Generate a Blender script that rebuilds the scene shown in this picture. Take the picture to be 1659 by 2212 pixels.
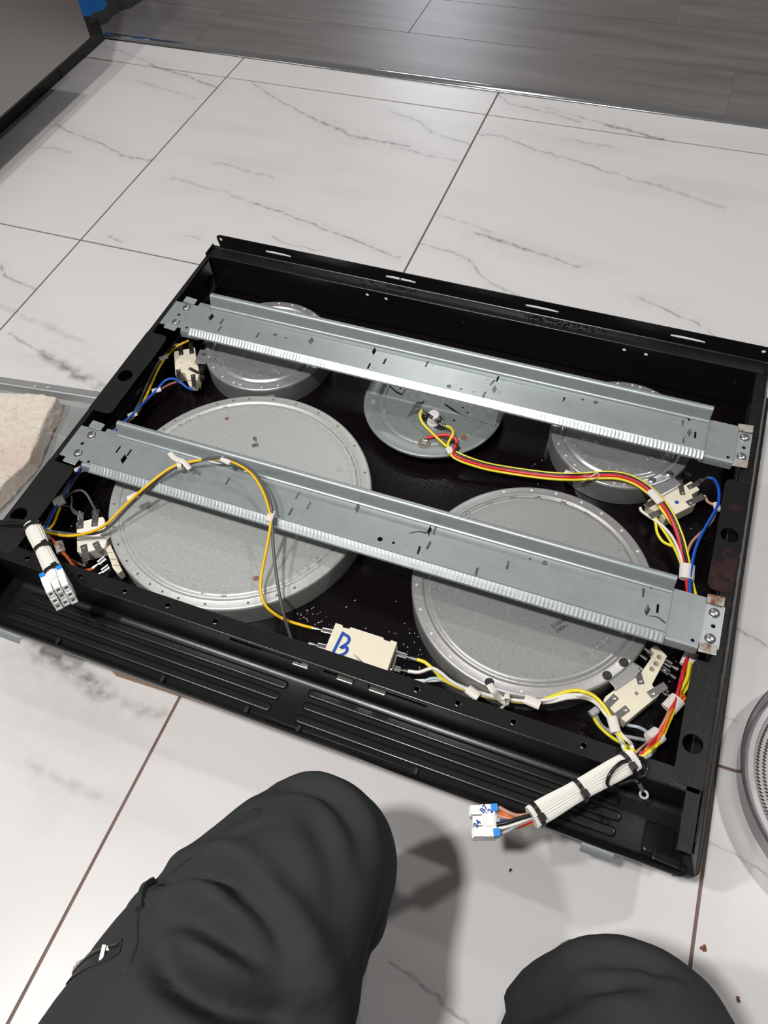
import bpy, bmesh, math, random
import numpy as np
from mathutils import Vector, Matrix, noise
from mathutils.geometry import delaunay_2d_cdt

random.seed(7)
for o in list(bpy.data.objects):
    bpy.data.objects.remove(o, do_unlink=True)
SC = bpy.context.scene
COL = SC.collection
MM = 0.001

# ------------------------------------------------------------------ camera
cam_d = bpy.data.cameras.new('camera')
cam = bpy.data.objects.new('camera', cam_d)
COL.objects.link(cam)
cam_d.sensor_fit = 'VERTICAL'
cam_d.sensor_height = 36.0
cam_d.lens = 1720.27 / 2212 * 36.0
cam_d.clip_start = 0.02
cam.matrix_world = Matrix([[0.938147, -0.255314, 0.233868, 0.23217], [0.342622, 0.781904, -0.520804, -0.56123], [-0.049893, 0.568719, 0.821017, 0.88841], [0, 0, 0, 1]])
SC.camera = cam

# ------------------------------------------------------------------ light
world = bpy.data.worlds.new('room_ambience')
SC.world = world
world.use_nodes = True
world.node_tree.nodes['Background'].inputs[0].default_value = (1.0, 0.97, 0.95, 1)
world.node_tree.nodes['Background'].inputs[1].default_value = 0.16


def ceiling_lamp(name, x, y, power, size, col=(1.0, 0.985, 0.965)):
    """a ceiling downlight of the house, above and outside the picture"""
    d = bpy.data.lights.new(name, 'AREA')
    d.shape = 'DISK'
    d.size = size
    d.energy = power
    d.color = col
    o = bpy.data.objects.new(name, d)
    COL.objects.link(o)
    o.location = (x, y, 2.4)
    return o


ceiling_lamp('downlight_over_viewer_offscreen', -0.22, -0.90, 36, 0.14)   # hard knee shadows
ceiling_lamp('downlight_left_offscreen', -0.96, -0.95, 23, 0.12)          # second knee and wire shadows, glare on the near tile
ceiling_lamp('downlight_back_offscreen', -0.63, 2.08, 11, 0.16)           # streak on the metal strip
ceiling_lamp('downlight_right_offscreen', 1.35, 0.60, 15, 0.14)           # light past the right edge, arc beside the clear shell
ceiling_lamp('next_room_light_offscreen', -2.00, 6.50, 60, 0.9, (0.84, 0.90, 1.0))   # cool glare on the planks
SC.view_settings.view_transform = 'Standard'
SC.view_settings.look = 'None'
SC.view_settings.gamma = 1.0
SC.view_settings.use_curve_mapping = False
SC.view_settings.exposure = 0.08

# ------------------------------------------------------------------ helpers
TH = math.radians(-0.7)          # the cooktop lies turned by this much on the tiles
CT, ST = math.cos(TH), math.sin(TH)


def rotc(x, y):
    return CT * x - ST * y, ST * x + CT * y


def inside(x, y, poly):
    r = False
    j = len(poly) - 1
    for i in range(len(poly)):
        xi, yi, xj, yj = poly[i][0], poly[i][1], poly[j][0], poly[j][1]
        if (yi > y) != (yj > y) and x < (xj - xi) * (y - yi) / (yj - yi) + xi:
            r = not r
        j = i
    return r


class MB:
    """collects geometry in millimetres"""

    def __init__(s):
        s.v = []
        s.f = []

    def add(s, vs, fs):
        n = len(s.v)
        s.v += [tuple(p) for p in vs]
        s.f += [tuple(i + n for i in f) for f in fs]
        return s

    def box(s, x0, x1, y0, y1, z0, z1):
        vs = [(x, y, z) for z in (z0, z1) for y in (y0, y1) for x in (x0, x1)]
        return s.add(vs, [(0, 2, 3, 1), (4, 5, 7, 6), (0, 1, 5, 4), (2, 6, 7, 3), (0, 4, 6, 2), (1, 3, 7, 5)])

    def obox(s, c, dx, dy, dz, ax, up=(0, 0, 1)):
        """oriented box: centre c, long axis ax (length dx), dy across, dz up"""
        a = Vector(ax).normalized()
        u = Vector(up)
        b = u.cross(a).normalized()
        u = a.cross(b).normalized()
        c = Vector(c)
        vs = [c + a * (i * dx / 2) + b * (j * dy / 2) + u * (k * dz / 2) for k in (-1, 1) for j in (-1, 1) for i in (-1, 1)]
        return s.add(vs, [(0, 2, 3, 1), (4, 5, 7, 6), (0, 1, 5, 4), (2, 6, 7, 3), (0, 4, 6, 2), (1, 3, 7, 5)])

    def prism(s, outer, z0, z1, holes=(), f=None):
        """polygon with holes, extruded; f maps (x, y, z) afterwards"""
        loops = [list(outer)] + [list(h) for h in holes]
        flat = [p for l in loops for p in l]
        n = len(flat)
        edges, k = [], 0
        for l in loops:
            edges += [(k + i, k + (i + 1) % len(l)) for i in range(len(l))]
            k += len(l)
        cv, _, cf = delaunay_2d_cdt([Vector(p) for p in flat], edges, [], 0, 1e-5)[:3]
        fs = []
        vs = [(p[0], p[1], z1) for p in flat] + [(p[0], p[1], z0) for p in flat]
        m0 = len(vs)
        vs += [(p[0], p[1], z1) for p in cv] + [(p[0], p[1], z0) for p in cv]
        for t in cf:
            cx = sum(cv[i][0] for i in t) / len(t)
            cy = sum(cv[i][1] for i in t) / len(t)
            if not inside(cx, cy, loops[0]) or any(inside(cx, cy, h) for h in loops[1:]):
                continue
            fs.append(tuple(m0 + i for i in t))
            fs.append(tuple(m0 + len(cv) + i for i in reversed(t)))
        k = 0
        for li, l in enumerate(loops):
            m = len(l)
            ar = sum(l[i][0] * l[(i + 1) % m][1] - l[(i + 1) % m][0] * l[i][1] for i in range(m))
            ccw = (ar > 0) == (li == 0)
            for i in range(m):
                a, b = k + i, k + (i + 1) % m
                q = (a, a + n, b + n, b)
                fs.append(q if ccw else tuple(reversed(q)))
            k += m
        if f:
            vs = [f(*p) for p in vs]
        return s.add(vs, fs)

    def tube(s, pts, r, seg=8, smooth=4, cap=True, rf=None, flat=1.0):
        pts = catmull(pts, smooth) if smooth > 1 else [Vector(p) for p in pts]
        n = len(pts)
        prev = None
        rings = []
        for i, p in enumerate(pts):
            t = (pts[min(i + 1, n - 1)] - pts[max(i - 1, 0)]).normalized()
            if prev is None:
                ref = Vector((0, 0, 1)) if abs(t.z) < 0.9 else Vector((1, 0, 0))
                a = t.cross(ref).normalized()
            else:
                a = (prev - t * prev.dot(t)).normalized()
            prev = a
            b = t.cross(a)
            rr = r if rf is None else rf(i / (n - 1)) * r
            rings.append([p + (a * math.cos(k * 2 * math.pi / seg) + b * (flat * math.sin(k * 2 * math.pi / seg))) * rr for k in range(seg)])
        vs = [q for rg in rings for q in rg]
        fs = []
        for i in range(n - 1):
            for k in range(seg):
                k2 = (k + 1) % seg
                fs.append((i * seg + k, i * seg + k2, (i + 1) * seg + k2, (i + 1) * seg + k))
        if cap:
            fs.append(tuple(range(seg))[::-1])
            fs.append(tuple((n - 1) * seg + k for k in range(seg)))
        return s.add(vs, fs)

    def lathe(s, prof, cx, cy, seg=64, cap_top=True, cap_bottom=True):
        """prof: list of (radius, z) from bottom outside to top centre"""
        vs = []
        for r, z in prof:
            for k in range(seg):
                a = 2 * math.pi * k / seg
                vs.append((cx + r * math.cos(a), cy + r * math.sin(a), z))
        fs = []
        for i in range(len(prof) - 1):
            for k in range(seg):
                k2 = (k + 1) % seg
                fs.append((i * seg + k, i * seg + k2, (i + 1) * seg + k2, (i + 1) * seg + k))
        if cap_bottom:
            fs.append(tuple(range(seg))[::-1])
        if cap_top:
            fs.append(tuple((len(prof) - 1) * seg + k for k in range(seg)))
        return s.add(vs, fs)

    def ribbon(s, prof, x0, x1, thick, n=1):
        """sheet-metal section prof [(y, z)...] extruded along x with thickness"""
        P = [Vector((p[0], p[1])) for p in prof]
        nrm = []
        for i in range(len(P)):
            t = (P[min(i + 1, len(P) - 1)] - P[max(i - 1, 0)]).normalized()
            nrm.append(Vector((-t.y, t.x)))
        lo = [p - q * thick for p, q in zip(P, nrm)]
        m = len(P)
        vs = []
        for x in np.linspace(x0, x1, n + 1):
            vs += [(x, p.x, p.y) for p in P] + [(x, p.x, p.y) for p in lo]
        fs = []
        for j in range(n):
            a, b = j * 2 * m, (j + 1) * 2 * m
            for i in range(m - 1):
                fs.append((a + i, b + i, b + i + 1, a + i + 1)[::-1])
                fs.append((a + m + i, a + m + i + 1, b + m + i + 1, b + m + i)[::-1])
            fs.append((a, a + m, b + m, b)[::-1])
            fs.append((a + m - 1, b + m - 1, b + 2 * m - 1, a + 2 * m - 1)[::-1])
        for base in (0, n * 2 * m):
            for i in range(m - 1):
                q = (base + i, base + i + 1, base + m + i + 1, base + m + i)
                fs.append(q if base == 0 else q[::-1])
        return s.add(vs, fs)

    def mesh(s, name, base=(0, 0, 0), smooth=False, bevel=0, angle=35):
        me = bpy.data.meshes.new(name)
        me.from_pydata([((p[0] - base[0]) * MM, (p[1] - base[1]) * MM, (p[2] - base[2]) * MM) for p in s.v], [], s.f)
        if True:
            bm = bmesh.new()
            bm.from_mesh(me)
            bmesh.ops.remove_doubles(bm, verts=bm.verts, dist=1e-6)
            bmesh.ops.recalc_face_normals(bm, faces=bm.faces)
            if bevel:
                es = [e for e in bm.edges if len(e.link_faces) == 2 and e.calc_face_angle(0) > 0.6]
                if es:
                    bmesh.ops.bevel(bm, geom=es, offset=bevel * MM, segments=2, affect='EDGES', profile=0.6)
            bm.to_mesh(me)
            bm.free()
        if smooth:
            me.polygons.foreach_set('use_smooth', [True] * len(me.polygons))
            try:
                me.set_sharp_from_angle(angle=math.radians(angle))
            except Exception:
                pass
        me.update()
        return me

    def part(s, name, m, parent, smooth=False, bevel=0, label=None, angle=35, kind=None):
        """one mesh object below parent; points are in the frame the parent's base was given in"""
        base = BASE.get(parent.name, (0, 0, 0))
        o = bpy.data.objects.new(name, s.mesh(name, base, smooth, bevel, angle))
        o.data.materials.append(M[m] if isinstance(m, str) else m)
        COL.objects.link(o)
        o.parent = parent
        BASE[o.name] = base
        if label:
            o['label'] = label
        if kind:
            o['kind'] = kind
        return o


BASE = {}


def catmull(pts, n):
    P = [Vector(p) for p in pts]
    P = [P[0] * 2 - P[1]] + P + [P[-1] * 2 - P[-2]]
    out = []
    for i in range(1, len(P) - 2):
        p0, p1, p2, p3 = P[i - 1:i + 3]
        for k in range(n):
            t = k / n
            out.append(0.5 * ((2 * p1) + (p2 - p0) * t + (2 * p0 - 5 * p1 + 4 * p2 - p3) * t * t + (3 * p1 - p0 - 3 * p2 + p3) * t ** 3))
    out.append(P[-2])
    return out


def tag(o, label=None, cat=None, group=None, kind=None):
    if label:
        o['label'] = label
    if cat:
        o['category'] = cat
    if group:
        o['group'] = group
    if kind:
        o['kind'] = kind
    return o


def thing(name, base, label, cat, group=None, local=True, kind=None):
    """an Empty at the thing's base; local: base is in the cooktop's turned frame"""
    o = bpy.data.objects.new(name, None)
    o.empty_display_size = 0.02
    COL.objects.link(o)
    x, y = rotc(base[0], base[1]) if local else (base[0], base[1])
    o.location = (x * MM, y * MM, base[2] * MM)
    if local:
        o.rotation_euler.z = TH
    BASE[o.name] = tuple(base)
    return tag(o, label, cat, group, kind)


def rrect(x0, x1, y0, y1, r, n=5):
    out = []
    for cx, cy, a0 in ((x1 - r, y1 - r, 0), (x0 + r, y1 - r, 90), (x0 + r, y0 + r, 180), (x1 - r, y0 + r, 270)):
        for k in range(n + 1):
            a = math.radians(a0 + 90 * k / n)
            out.append((cx + r * math.cos(a), cy + r * math.sin(a)))
    return out


def circ(x, y, r, n=20, ry=None):
    ry = ry or r
    return [(x + r * math.cos(2 * math.pi * k / n), y + ry * math.sin(2 * math.pi * k / n)) for k in range(n)]


def slot(x, y, l, w, ang):
    a = math.radians(ang)
    c, s = math.cos(a), math.sin(a)
    return [(x + c * u - s * v, y + s * u + c * v) for u, v in ((-l / 2, -w / 2), (l / 2, -w / 2), (l / 2, w / 2), (-l / 2, w / 2))]


def diamond(x, y, w, h, ang=0.0):
    c, s = math.cos(ang), math.sin(ang)
    return [(x + c * a - s * b, y + s * a + c * b) for a, b in ((-w / 2, -h * .05), (-w * .06, -h / 2), (w / 2, h * .05), (w * .06, h / 2))]


_TXT = {}


def text_mesh(body, size, depth, m, bevel=0.16):
    key = (body, size, depth, m)
    if key not in _TXT:
        cu = bpy.data.curves.new('text', 'FONT')
        cu.body = body
        cu.size = size * MM
        cu.extrude = depth * MM
        cu.bevel_depth = bevel * MM
        cu.bevel_resolution = 1
        cu.resolution_u = 3
        cu.align_x = 'CENTER'
        cu.align_y = 'CENTER'
        o = bpy.data.objects.new('text', cu)
        COL.objects.link(o)
        dg = bpy.context.evaluated_depsgraph_get()
        _TXT[key] = bpy.data.meshes.new_from_object(o.evaluated_get(dg))
        bpy.data.objects.remove(o)
    return _TXT[key]


def put_text(name, body, size, pos, ang, m, parent, depth=0.25, mirror=False, rx=None):
    me = text_mesh(body, size, depth, m)
    if not me.materials:
        me.materials.append(M[m])
    o = bpy.data.objects.new(name, me)
    COL.objects.link(o)
    o.parent = parent
    b = BASE[parent.name]
    o.location = ((pos[0] - b[0]) * MM, (pos[1] - b[1]) * MM, (pos[2] - b[2]) * MM)
    o.rotation_euler = (0, 0, math.radians(ang))
    if rx is not None:
        o.rotation_euler = rx
    BASE[o.name] = pos
    return o


# ------------------------------------------------------------------ materials
M = {}


def nodes_of(m):
    m.use_nodes = True
    nt = m.node_tree
    return nt, nt.nodes, nt.links, nt.nodes['Principled BSDF']


def mat(name, col, rough=0.5, metal=0.0, var=0.0, vscale=30.0, bump=0.0, bscale=200.0, rvar=0.0, coat=0.0, spec=0.5, stretch=(1, 1, 1), detail=3):
    m = bpy.data.materials.new(name)
    nt, N, Lk, B = nodes_of(m)
    B.inputs['Base Color'].default_value = (*col, 1)
    B.inputs['Roughness'].default_value = rough
    B.inputs['Metallic'].default_value = metal
    B.inputs['Specular IOR Level'].default_value = spec
    B.inputs['Coat Weight'].default_value = coat
    B.inputs['Coat Roughness'].default_value = 0.08
    if var or bump or rvar:
        tc = N.new('ShaderNodeTexCoord')
        mp = N.new('ShaderNodeMapping')
        mp.inputs['Scale'].default_value = stretch
        Lk.new(tc.outputs['Object'], mp.inputs[0])
    if var or rvar:
        nz = N.new('ShaderNodeTexNoise')
        nz.inputs['Scale'].default_value = vscale
        nz.inputs['Detail'].default_value = detail
        Lk.new(mp.outputs[0], nz.inputs['Vector'])
    if var:
        mx = N.new('ShaderNodeMix')
        mx.data_type = 'RGBA'
        mx.inputs['A'].default_value = (*[max(0, c * (1 - var)) for c in col], 1)
        mx.inputs['B'].default_value = (*[min(1, c * (1 + var)) for c in col], 1)
        Lk.new(nz.outputs['Fac'], mx.inputs['Factor'])
        Lk.new(mx.outputs['Result'], B.inputs['Base Color'])
    if rvar:
        mr = N.new('ShaderNodeMapRange')
        mr.inputs['To Min'].default_value = max(0.02, rough - rvar)
        mr.inputs['To Max'].default_value = min(1, rough + rvar)
        Lk.new(nz.outputs['Fac'], mr.inputs['Value'])
        Lk.new(mr.outputs[0], B.inputs['Roughness'])
    if bump:
        n2 = N.new('ShaderNodeTexNoise')
        n2.inputs['Scale'].default_value = bscale
        n2.inputs['Detail'].default_value = 2
        Lk.new(mp.outputs[0], n2.inputs['Vector'])
        bp = N.new('ShaderNodeBump')
        bp.inputs['Strength'].default_value = bump
        bp.inputs['Distance'].default_value = 0.001
        Lk.new(n2.outputs['Fac'], bp.inputs['Height'])
        Lk.new(bp.outputs[0], B.inputs['Normal'])
    M[name] = m
    return m


mat('galvanised', (0.35, 0.385, 0.39), 0.36, 0.52, var=0.08, vscale=60, rvar=0.04, bump=0.02, bscale=900)
mat('pan_zinc', (0.45, 0.465, 0.445), 0.42, 0.40, var=0.13, vscale=260, rvar=0.08, bump=0.05, bscale=600)
mat('pan_warm', (0.27, 0.30, 0.295), 0.42, 0.40, var=0.12, vscale=150, rvar=0.08)
mat('pan_alu', (0.36, 0.355, 0.35), 0.38, 0.50, var=0.10, vscale=260, rvar=0.06, bump=0.04, bscale=500)
mat('pan_worn', (0.40, 0.40, 0.405), 0.30, 0.60, var=0.16, vscale=55, rvar=0.10, bump=0.05, bscale=250, detail=9, stretch=(1, 2.2, 1))
mat('dimple', (0.80, 0.79, 0.77), 0.40, 0.4)
mat('copper_dimple', (0.26, 0.13, 0.09), 0.45, 0.3)
mat('steel', (0.42, 0.42, 0.41), 0.34, 1.0)
mat('dark_steel', (0.10, 0.095, 0.088), 0.30, 0.85, var=0.3, vscale=300)
mat('terminal_plate', (0.20, 0.19, 0.175), 0.36, 0.8, var=0.2, vscale=400)
mat('enamel', (0.0065, 0.0070, 0.0068), 0.27, 0.0, bump=0.05, bscale=350, rvar=0.05, vscale=25, spec=0.45)
mat('trim_black', (0.0075, 0.0080, 0.0080), 0.42, 0.0, spec=0.4)
mat('black_plastic', (0.010, 0.010, 0.011), 0.32)
mat('ceramic', (0.72, 0.66, 0.52), 0.62, var=0.07, vscale=120, bump=0.05, bscale=500)
mat('ceramic_white', (0.78, 0.75, 0.66), 0.50, var=0.05, vscale=120)
mat('porcelain', (0.80, 0.77, 0.76), 0.30)
mat('white_plastic', (0.80, 0.80, 0.79), 0.38)
mat('blue_plastic', (0.020, 0.26, 0.72), 0.35)
mat('tape', (0.70, 0.65, 0.60), 0.45, var=0.08, vscale=300)
mat('tie_nylon', (0.66, 0.62, 0.55), 0.40)
mat('wire_yellow', (0.80, 0.68, 0.030), 0.36)
mat('wire_amber', (0.82, 0.48, 0.010), 0.34)
mat('wire_red', (0.62, 0.020, 0.030), 0.34)
mat('wire_black', (0.008, 0.007, 0.008), 0.42)
mat('wire_grey', (0.085, 0.085, 0.090), 0.42)
mat('wire_silver', (0.32, 0.32, 0.33), 0.36)
mat('wire_white', (0.74, 0.72, 0.66), 0.38)
mat('wire_blue', (0.010, 0.085, 0.48), 0.32)
mat('wire_pale', (0.45, 0.55, 0.60), 0.38)
mat('wire_brown', (0.24, 0.095, 0.06), 0.40)
mat('wire_tan', (0.50, 0.25, 0.17), 0.40)
mat('wire_orange', (0.80, 0.15, 0.012), 0.36)
mat('ink_blue', (0.006, 0.055, 0.33), 0.45)
mat('ink_black', (0.012, 0.012, 0.015), 0.5)
mat('ink_grey', (0.05, 0.055, 0.05), 0.6)
mat('cardboard', (0.42, 0.285, 0.205), 0.85, var=0.08, vscale=8, stretch=(1, 1, 12), bump=0.08, bscale=260)
mat('rust', (0.16, 0.055, 0.025), 0.85, var=0.55, vscale=180, bump=0.5, bscale=500)
mat('crumb', (0.62, 0.58, 0.53), 0.8)
mat('grout', (0.17, 0.115, 0.090), 0.9, var=0.3, vscale=40)
mat('stainless', (0.36, 0.335, 0.315), 0.38, 0.9, var=0.04, vscale=4, rvar=0.04)
mat('chrome', (0.60, 0.61, 0.62), 0.12, 1.0)
mat('underlay_foam', (0.12, 0.11, 0.10), 0.9)


def mixmat(name, c1, c2, scale, lo, hi, r1, r2, m1=0.0, m2=0.0, bump=0.0, stretch=(1, 1, 1), detail=5, offs=(0, 0, 0)):
    """two looks of one surface (paint and dirt, zinc and rust) parted by a noise threshold"""
    m = bpy.data.materials.new(name)
    nt, N, Lk, B = nodes_of(m)
    B.inputs['Specular IOR Level'].default_value = 0.25
    tc = N.new('ShaderNodeTexCoord')
    mp = N.new('ShaderNodeMapping')
    mp.inputs['Scale'].default_value = stretch
    mp.inputs['Location'].default_value = offs
    Lk.new(tc.outputs['Object'], mp.inputs[0])
    nz = N.new('ShaderNodeTexNoise')
    nz.inputs['Scale'].default_value = scale
    nz.inputs['Detail'].default_value = detail
    nz.inputs['Roughness'].default_value = 0.65
    Lk.new(mp.outputs[0], nz.inputs['Vector'])
    rm = N.new('ShaderNodeMapRange')
    rm.inputs['From Min'].default_value = lo
    rm.inputs['From Max'].default_value = hi
    Lk.new(nz.outputs['Fac'], rm.inputs['Value'])
    mx = N.new('ShaderNodeMix')
    mx.data_type = 'RGBA'
    mx.inputs['A'].default_value = (*c1, 1)
    mx.inputs['B'].default_value = (*c2, 1)
    Lk.new(rm.outputs[0], mx.inputs['Factor'])
    Lk.new(mx.outputs['Result'], B.inputs['Base Color'])
    for key, a, b in (('Roughness', r1, r2), ('Metallic', m1, m2)):
        q = N.new('ShaderNodeMapRange')
        q.inputs['To Min'].default_value = a
        q.inputs['To Max'].default_value = b
        Lk.new(rm.outputs[0], q.inputs['Value'])
        Lk.new(q.outputs[0], B.inputs[key])
    if bump:
        bp = N.new('ShaderNodeBump')
        bp.inputs['Strength'].default_value = bump
        bp.inputs['Distance'].default_value = 0.001
        Lk.new(nz.outputs['Fac'], bp.inputs['Height'])
        Lk.new(bp.outputs[0], B.inputs['Normal'])
    M[name] = m
    return m


mixmat('enamel_crusted', (0.0075, 0.0075, 0.0075), (0.040, 0.027, 0.022), 75, 0.57, 0.70, 0.40, 0.75, bump=0.30, stretch=(1.5, 1, 1))
mixmat('enamel_spill', (0.0075, 0.0075, 0.0075), (0.026, 0.008, 0.008), 22, 0.55, 0.60, 0.34, 0.45, bump=0.5)
mixmat('zinc_rusted', (0.50, 0.50, 0.46), (0.16, 0.06, 0.025), 55, 0.46, 0.62, 0.42, 0.8, 0.6, 0.05, bump=0.3)
mixmat('zinc_spotted', (0.50, 0.54, 0.55), (0.22, 0.10, 0.05), 42, 0.64, 0.72, 0.40, 0.8, 0.75, 0.1)

# black ceramic glass, its underside printed and knurled with fine dots
m = bpy.data.materials.new('ceramic_glass')
nt, N, Lk, B = nodes_of(m)
B.inputs['Base Color'].default_value = (0.0045, 0.0030, 0.0042, 1)
B.inputs['Roughness'].default_value = 0.10
B.inputs['Specular IOR Level'].default_value = 0.3
tc = N.new('ShaderNodeTexCoord')
vo = N.new('ShaderNodeTexVoronoi')
vo.inputs['Scale'].default_value = 330
vo.inputs['Randomness'].default_value = 0.12
Lk.new(tc.outputs['Object'], vo.inputs['Vector'])
bp = N.new('ShaderNodeBump')
bp.inputs['Strength'].default_value = 0.16
bp.inputs['Distance'].default_value = 0.0006
bp.invert = True
Lk.new(vo.outputs['Distance'], bp.inputs['Height'])
Lk.new(bp.outputs[0], B.inputs['Normal'])
M['ceramic_glass'] = m

# clear plastic and film
m = bpy.data.materials.new('clear_shell')
nt, N, Lk, B = nodes_of(m)
B.inputs['Base Color'].default_value = (0.80, 0.80, 0.82, 1)
B.inputs['Transmission Weight'].default_value = 0.92
B.inputs['Roughness'].default_value = 0.06
B.inputs['IOR'].default_value = 1.25
M['clear_shell'] = m
m = bpy.data.materials.new('bag_film')
nt, N, Lk, B = nodes_of(m)
tc = N.new('ShaderNodeTexCoord')
vo = N.new('ShaderNodeTexVoronoi')
vo.inputs['Scale'].default_value = 7.0
vo.inputs['Randomness'].default_value = 0.35
Lk.new(tc.outputs['Object'], vo.inputs['Vector'])
rm = N.new('ShaderNodeMath')
rm.operation = 'LESS_THAN'
rm.inputs[1].default_value = 0.42
Lk.new(vo.outputs['Distance'], rm.inputs[0])
mx = N.new('ShaderNodeMix')
mx.data_type = 'RGBA'
mx.inputs['A'].default_value = (0.045, 0.050, 0.060, 1)
mx.inputs['B'].default_value = (0.004, 0.16, 0.55, 1)
sx = N.new('ShaderNodeSeparateXYZ')
Lk.new(tc.outputs['Object'], sx.inputs[0])
gt = N.new('ShaderNodeMath')
gt.operation = 'GREATER_THAN'
gt.inputs[1].default_value = 0.026
Lk.new(sx.outputs['Z'], gt.inputs[0])
an = N.new('ShaderNodeMath')
an.operation = 'MULTIPLY'
Lk.new(gt.outputs[0], an.inputs[0])
Lk.new(rm.outputs[0], an.inputs[1])
Lk.new(an.outputs[0], mx.inputs['Factor'])
Lk.new(mx.outputs['Result'], B.inputs['Base Color'])
B.inputs['Roughness'].default_value = 0.18
M['bag_film'] = m

# fibre insulation
m = bpy.data.materials.new('fibre')
nt, N, Lk, B = nodes_of(m)
B.inputs['Roughness'].default_value = 1.0
B.inputs['Specular IOR Level'].default_value = 0.05
tc = N.new('ShaderNodeTexCoord')
hts = []
for sc, st in ((150, (1, 3.5, 1)), (150, (3.5, 1, 1)), (420, (1, 1, 1))):
    mp = N.new('ShaderNodeMapping')
    mp.inputs['Scale'].default_value = st
    mp.inputs['Rotation'].default_value = (0, 0, 0.5)
    Lk.new(tc.outputs['Object'], mp.inputs[0])
    nz = N.new('ShaderNodeTexNoise')
    nz.inputs['Scale'].default_value = sc
    nz.inputs['Detail'].default_value = 5
    nz.inputs['Roughness'].default_value = 0.7
    nz.inputs['Distortion'].default_value = 1.2
    Lk.new(mp.outputs[0], nz.inputs['Vector'])
    hts.append(nz.outputs['Fac'])
a1 = N.new('ShaderNodeMath')
Lk.new(hts[0], a1.inputs[0])
Lk.new(hts[1], a1.inputs[1])
a2 = N.new('ShaderNodeMath')
Lk.new(a1.outputs[0], a2.inputs[0])
Lk.new(hts[2], a2.inputs[1])
cr = N.new('ShaderNodeValToRGB')
cr.color_ramp.elements[0].position = 0.36
cr.color_ramp.elements[0].color = (0.74, 0.61, 0.49, 1)
cr.color_ramp.elements[1].position = 0.62
cr.color_ramp.elements[1].color = (1.0, 0.95, 0.86, 1)
dv3 = N.new('ShaderNodeMath')
dv3.operation = 'DIVIDE'
dv3.inputs[1].default_value = 3.0
Lk.new(a2.outputs[0], dv3.inputs[0])
Lk.new(dv3.outputs[0], cr.inputs[0])
nz = N.new('ShaderNodeTexNoise')
nz.inputs['Scale'].default_value = 9
nz.inputs['Detail'].default_value = 4
Lk.new(tc.outputs['Object'], nz.inputs['Vector'])
rm = N.new('ShaderNodeMapRange')
rm.inputs['From Min'].default_value = 0.48
rm.inputs['From Max'].default_value = 0.80
rm.inputs['To Max'].default_value = 0.5
Lk.new(nz.outputs['Fac'], rm.inputs['Value'])
mx = N.new('ShaderNodeMix')
mx.data_type = 'RGBA'
mx.inputs['B'].default_value = (0.66, 0.40, 0.36, 1)
Lk.new(cr.outputs[0], mx.inputs['A'])
Lk.new(rm.outputs[0], mx.inputs['Factor'])
Lk.new(mx.outputs['Result'], B.inputs['Base Color'])
bp = N.new('ShaderNodeBump')
bp.inputs['Strength'].default_value = 0.7
bp.inputs['Distance'].default_value = 0.003
Lk.new(a2.outputs[0], bp.inputs['Height'])
Lk.new(bp.outputs[0], B.inputs['Normal'])
M['fibre'] = m

# trouser cloth
m = bpy.data.materials.new('trouser_cloth')
nt, N, Lk, B = nodes_of(m)
B.inputs['Base Color'].default_value = (0.030, 0.032, 0.033, 1)
B.inputs['Roughness'].default_value = 0.85
B.inputs['Specular IOR Level'].default_value = 0.15
tc = N.new('ShaderNodeTexCoord')
nz = N.new('ShaderNodeTexNoise')
nz.inputs['Scale'].default_value = 14
nz.inputs['Detail'].default_value = 3
Lk.new(tc.outputs['Object'], nz.inputs['Vector'])
wv = N.new('ShaderNodeTexNoise')
wv.inputs['Scale'].default_value = 1500
Lk.new(tc.outputs['Object'], wv.inputs['Vector'])
ad = N.new('ShaderNodeMath')
ad.operation = 'MULTIPLY_ADD'
ad.inputs[1].default_value = 0.05
Lk.new(wv.outputs['Fac'], ad.inputs[0])
Lk.new(nz.outputs['Fac'], ad.inputs[2])
bp = N.new('ShaderNodeBump')
bp.inputs['Strength'].default_value = 0.35
bp.inputs['Distance'].default_value = 0.006
Lk.new(ad.outputs[0], bp.inputs['Height'])
Lk.new(bp.outputs[0], B.inputs['Normal'])
M['trouser_cloth'] = m
mat('zip_tape', (0.012, 0.013, 0.013), 0.7)

# ---- marble-look tile print: named veins of the print plus a faint all-over cloud
g = bpy.data.node_groups.new('vein', 'ShaderNodeTree')
for nm, tp in (('P', 'NodeSocketVector'), ('A', 'NodeSocketVector'), ('B', 'NodeSocketVector'), ('Width', 'NodeSocketFloat'), ('Strength', 'NodeSocketFloat'), ('Prev', 'NodeSocketFloat')):
    g.interface.new_socket(nm, in_out='INPUT', socket_type=tp)
g.interface.new_socket('Fac', in_out='OUTPUT', socket_type='NodeSocketFloat')
g.interface.new_socket('P', in_out='OUTPUT', socket_type='NodeSocketVector')
gi = g.nodes.new('NodeGroupInput')
go = g.nodes.new('NodeGroupOutput')


def vm(op, a, b=None):
    n = g.nodes.new('ShaderNodeVectorMath')
    n.operation = op
    g.links.new(a, n.inputs[0])
    if b is not None:
        if hasattr(b, 'is_linked'):
            g.links.new(b, n.inputs['Scale'] if op == 'SCALE' else n.inputs[1])
    return n.outputs['Value'] if op in ('DOT_PRODUCT', 'LENGTH', 'DISTANCE') else n.outputs[0]


def sm(op, a, b=None, clamp=False):
    n = g.nodes.new('ShaderNodeMath')
    n.operation = op
    n.use_clamp = clamp
    for i, q in enumerate((a, b)):
        if q is None:
            continue
        if hasattr(q, 'is_linked'):
            g.links.new(q, n.inputs[i])
        else:
            n.inputs[i].default_value = q
    return n.outputs[0]


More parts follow.
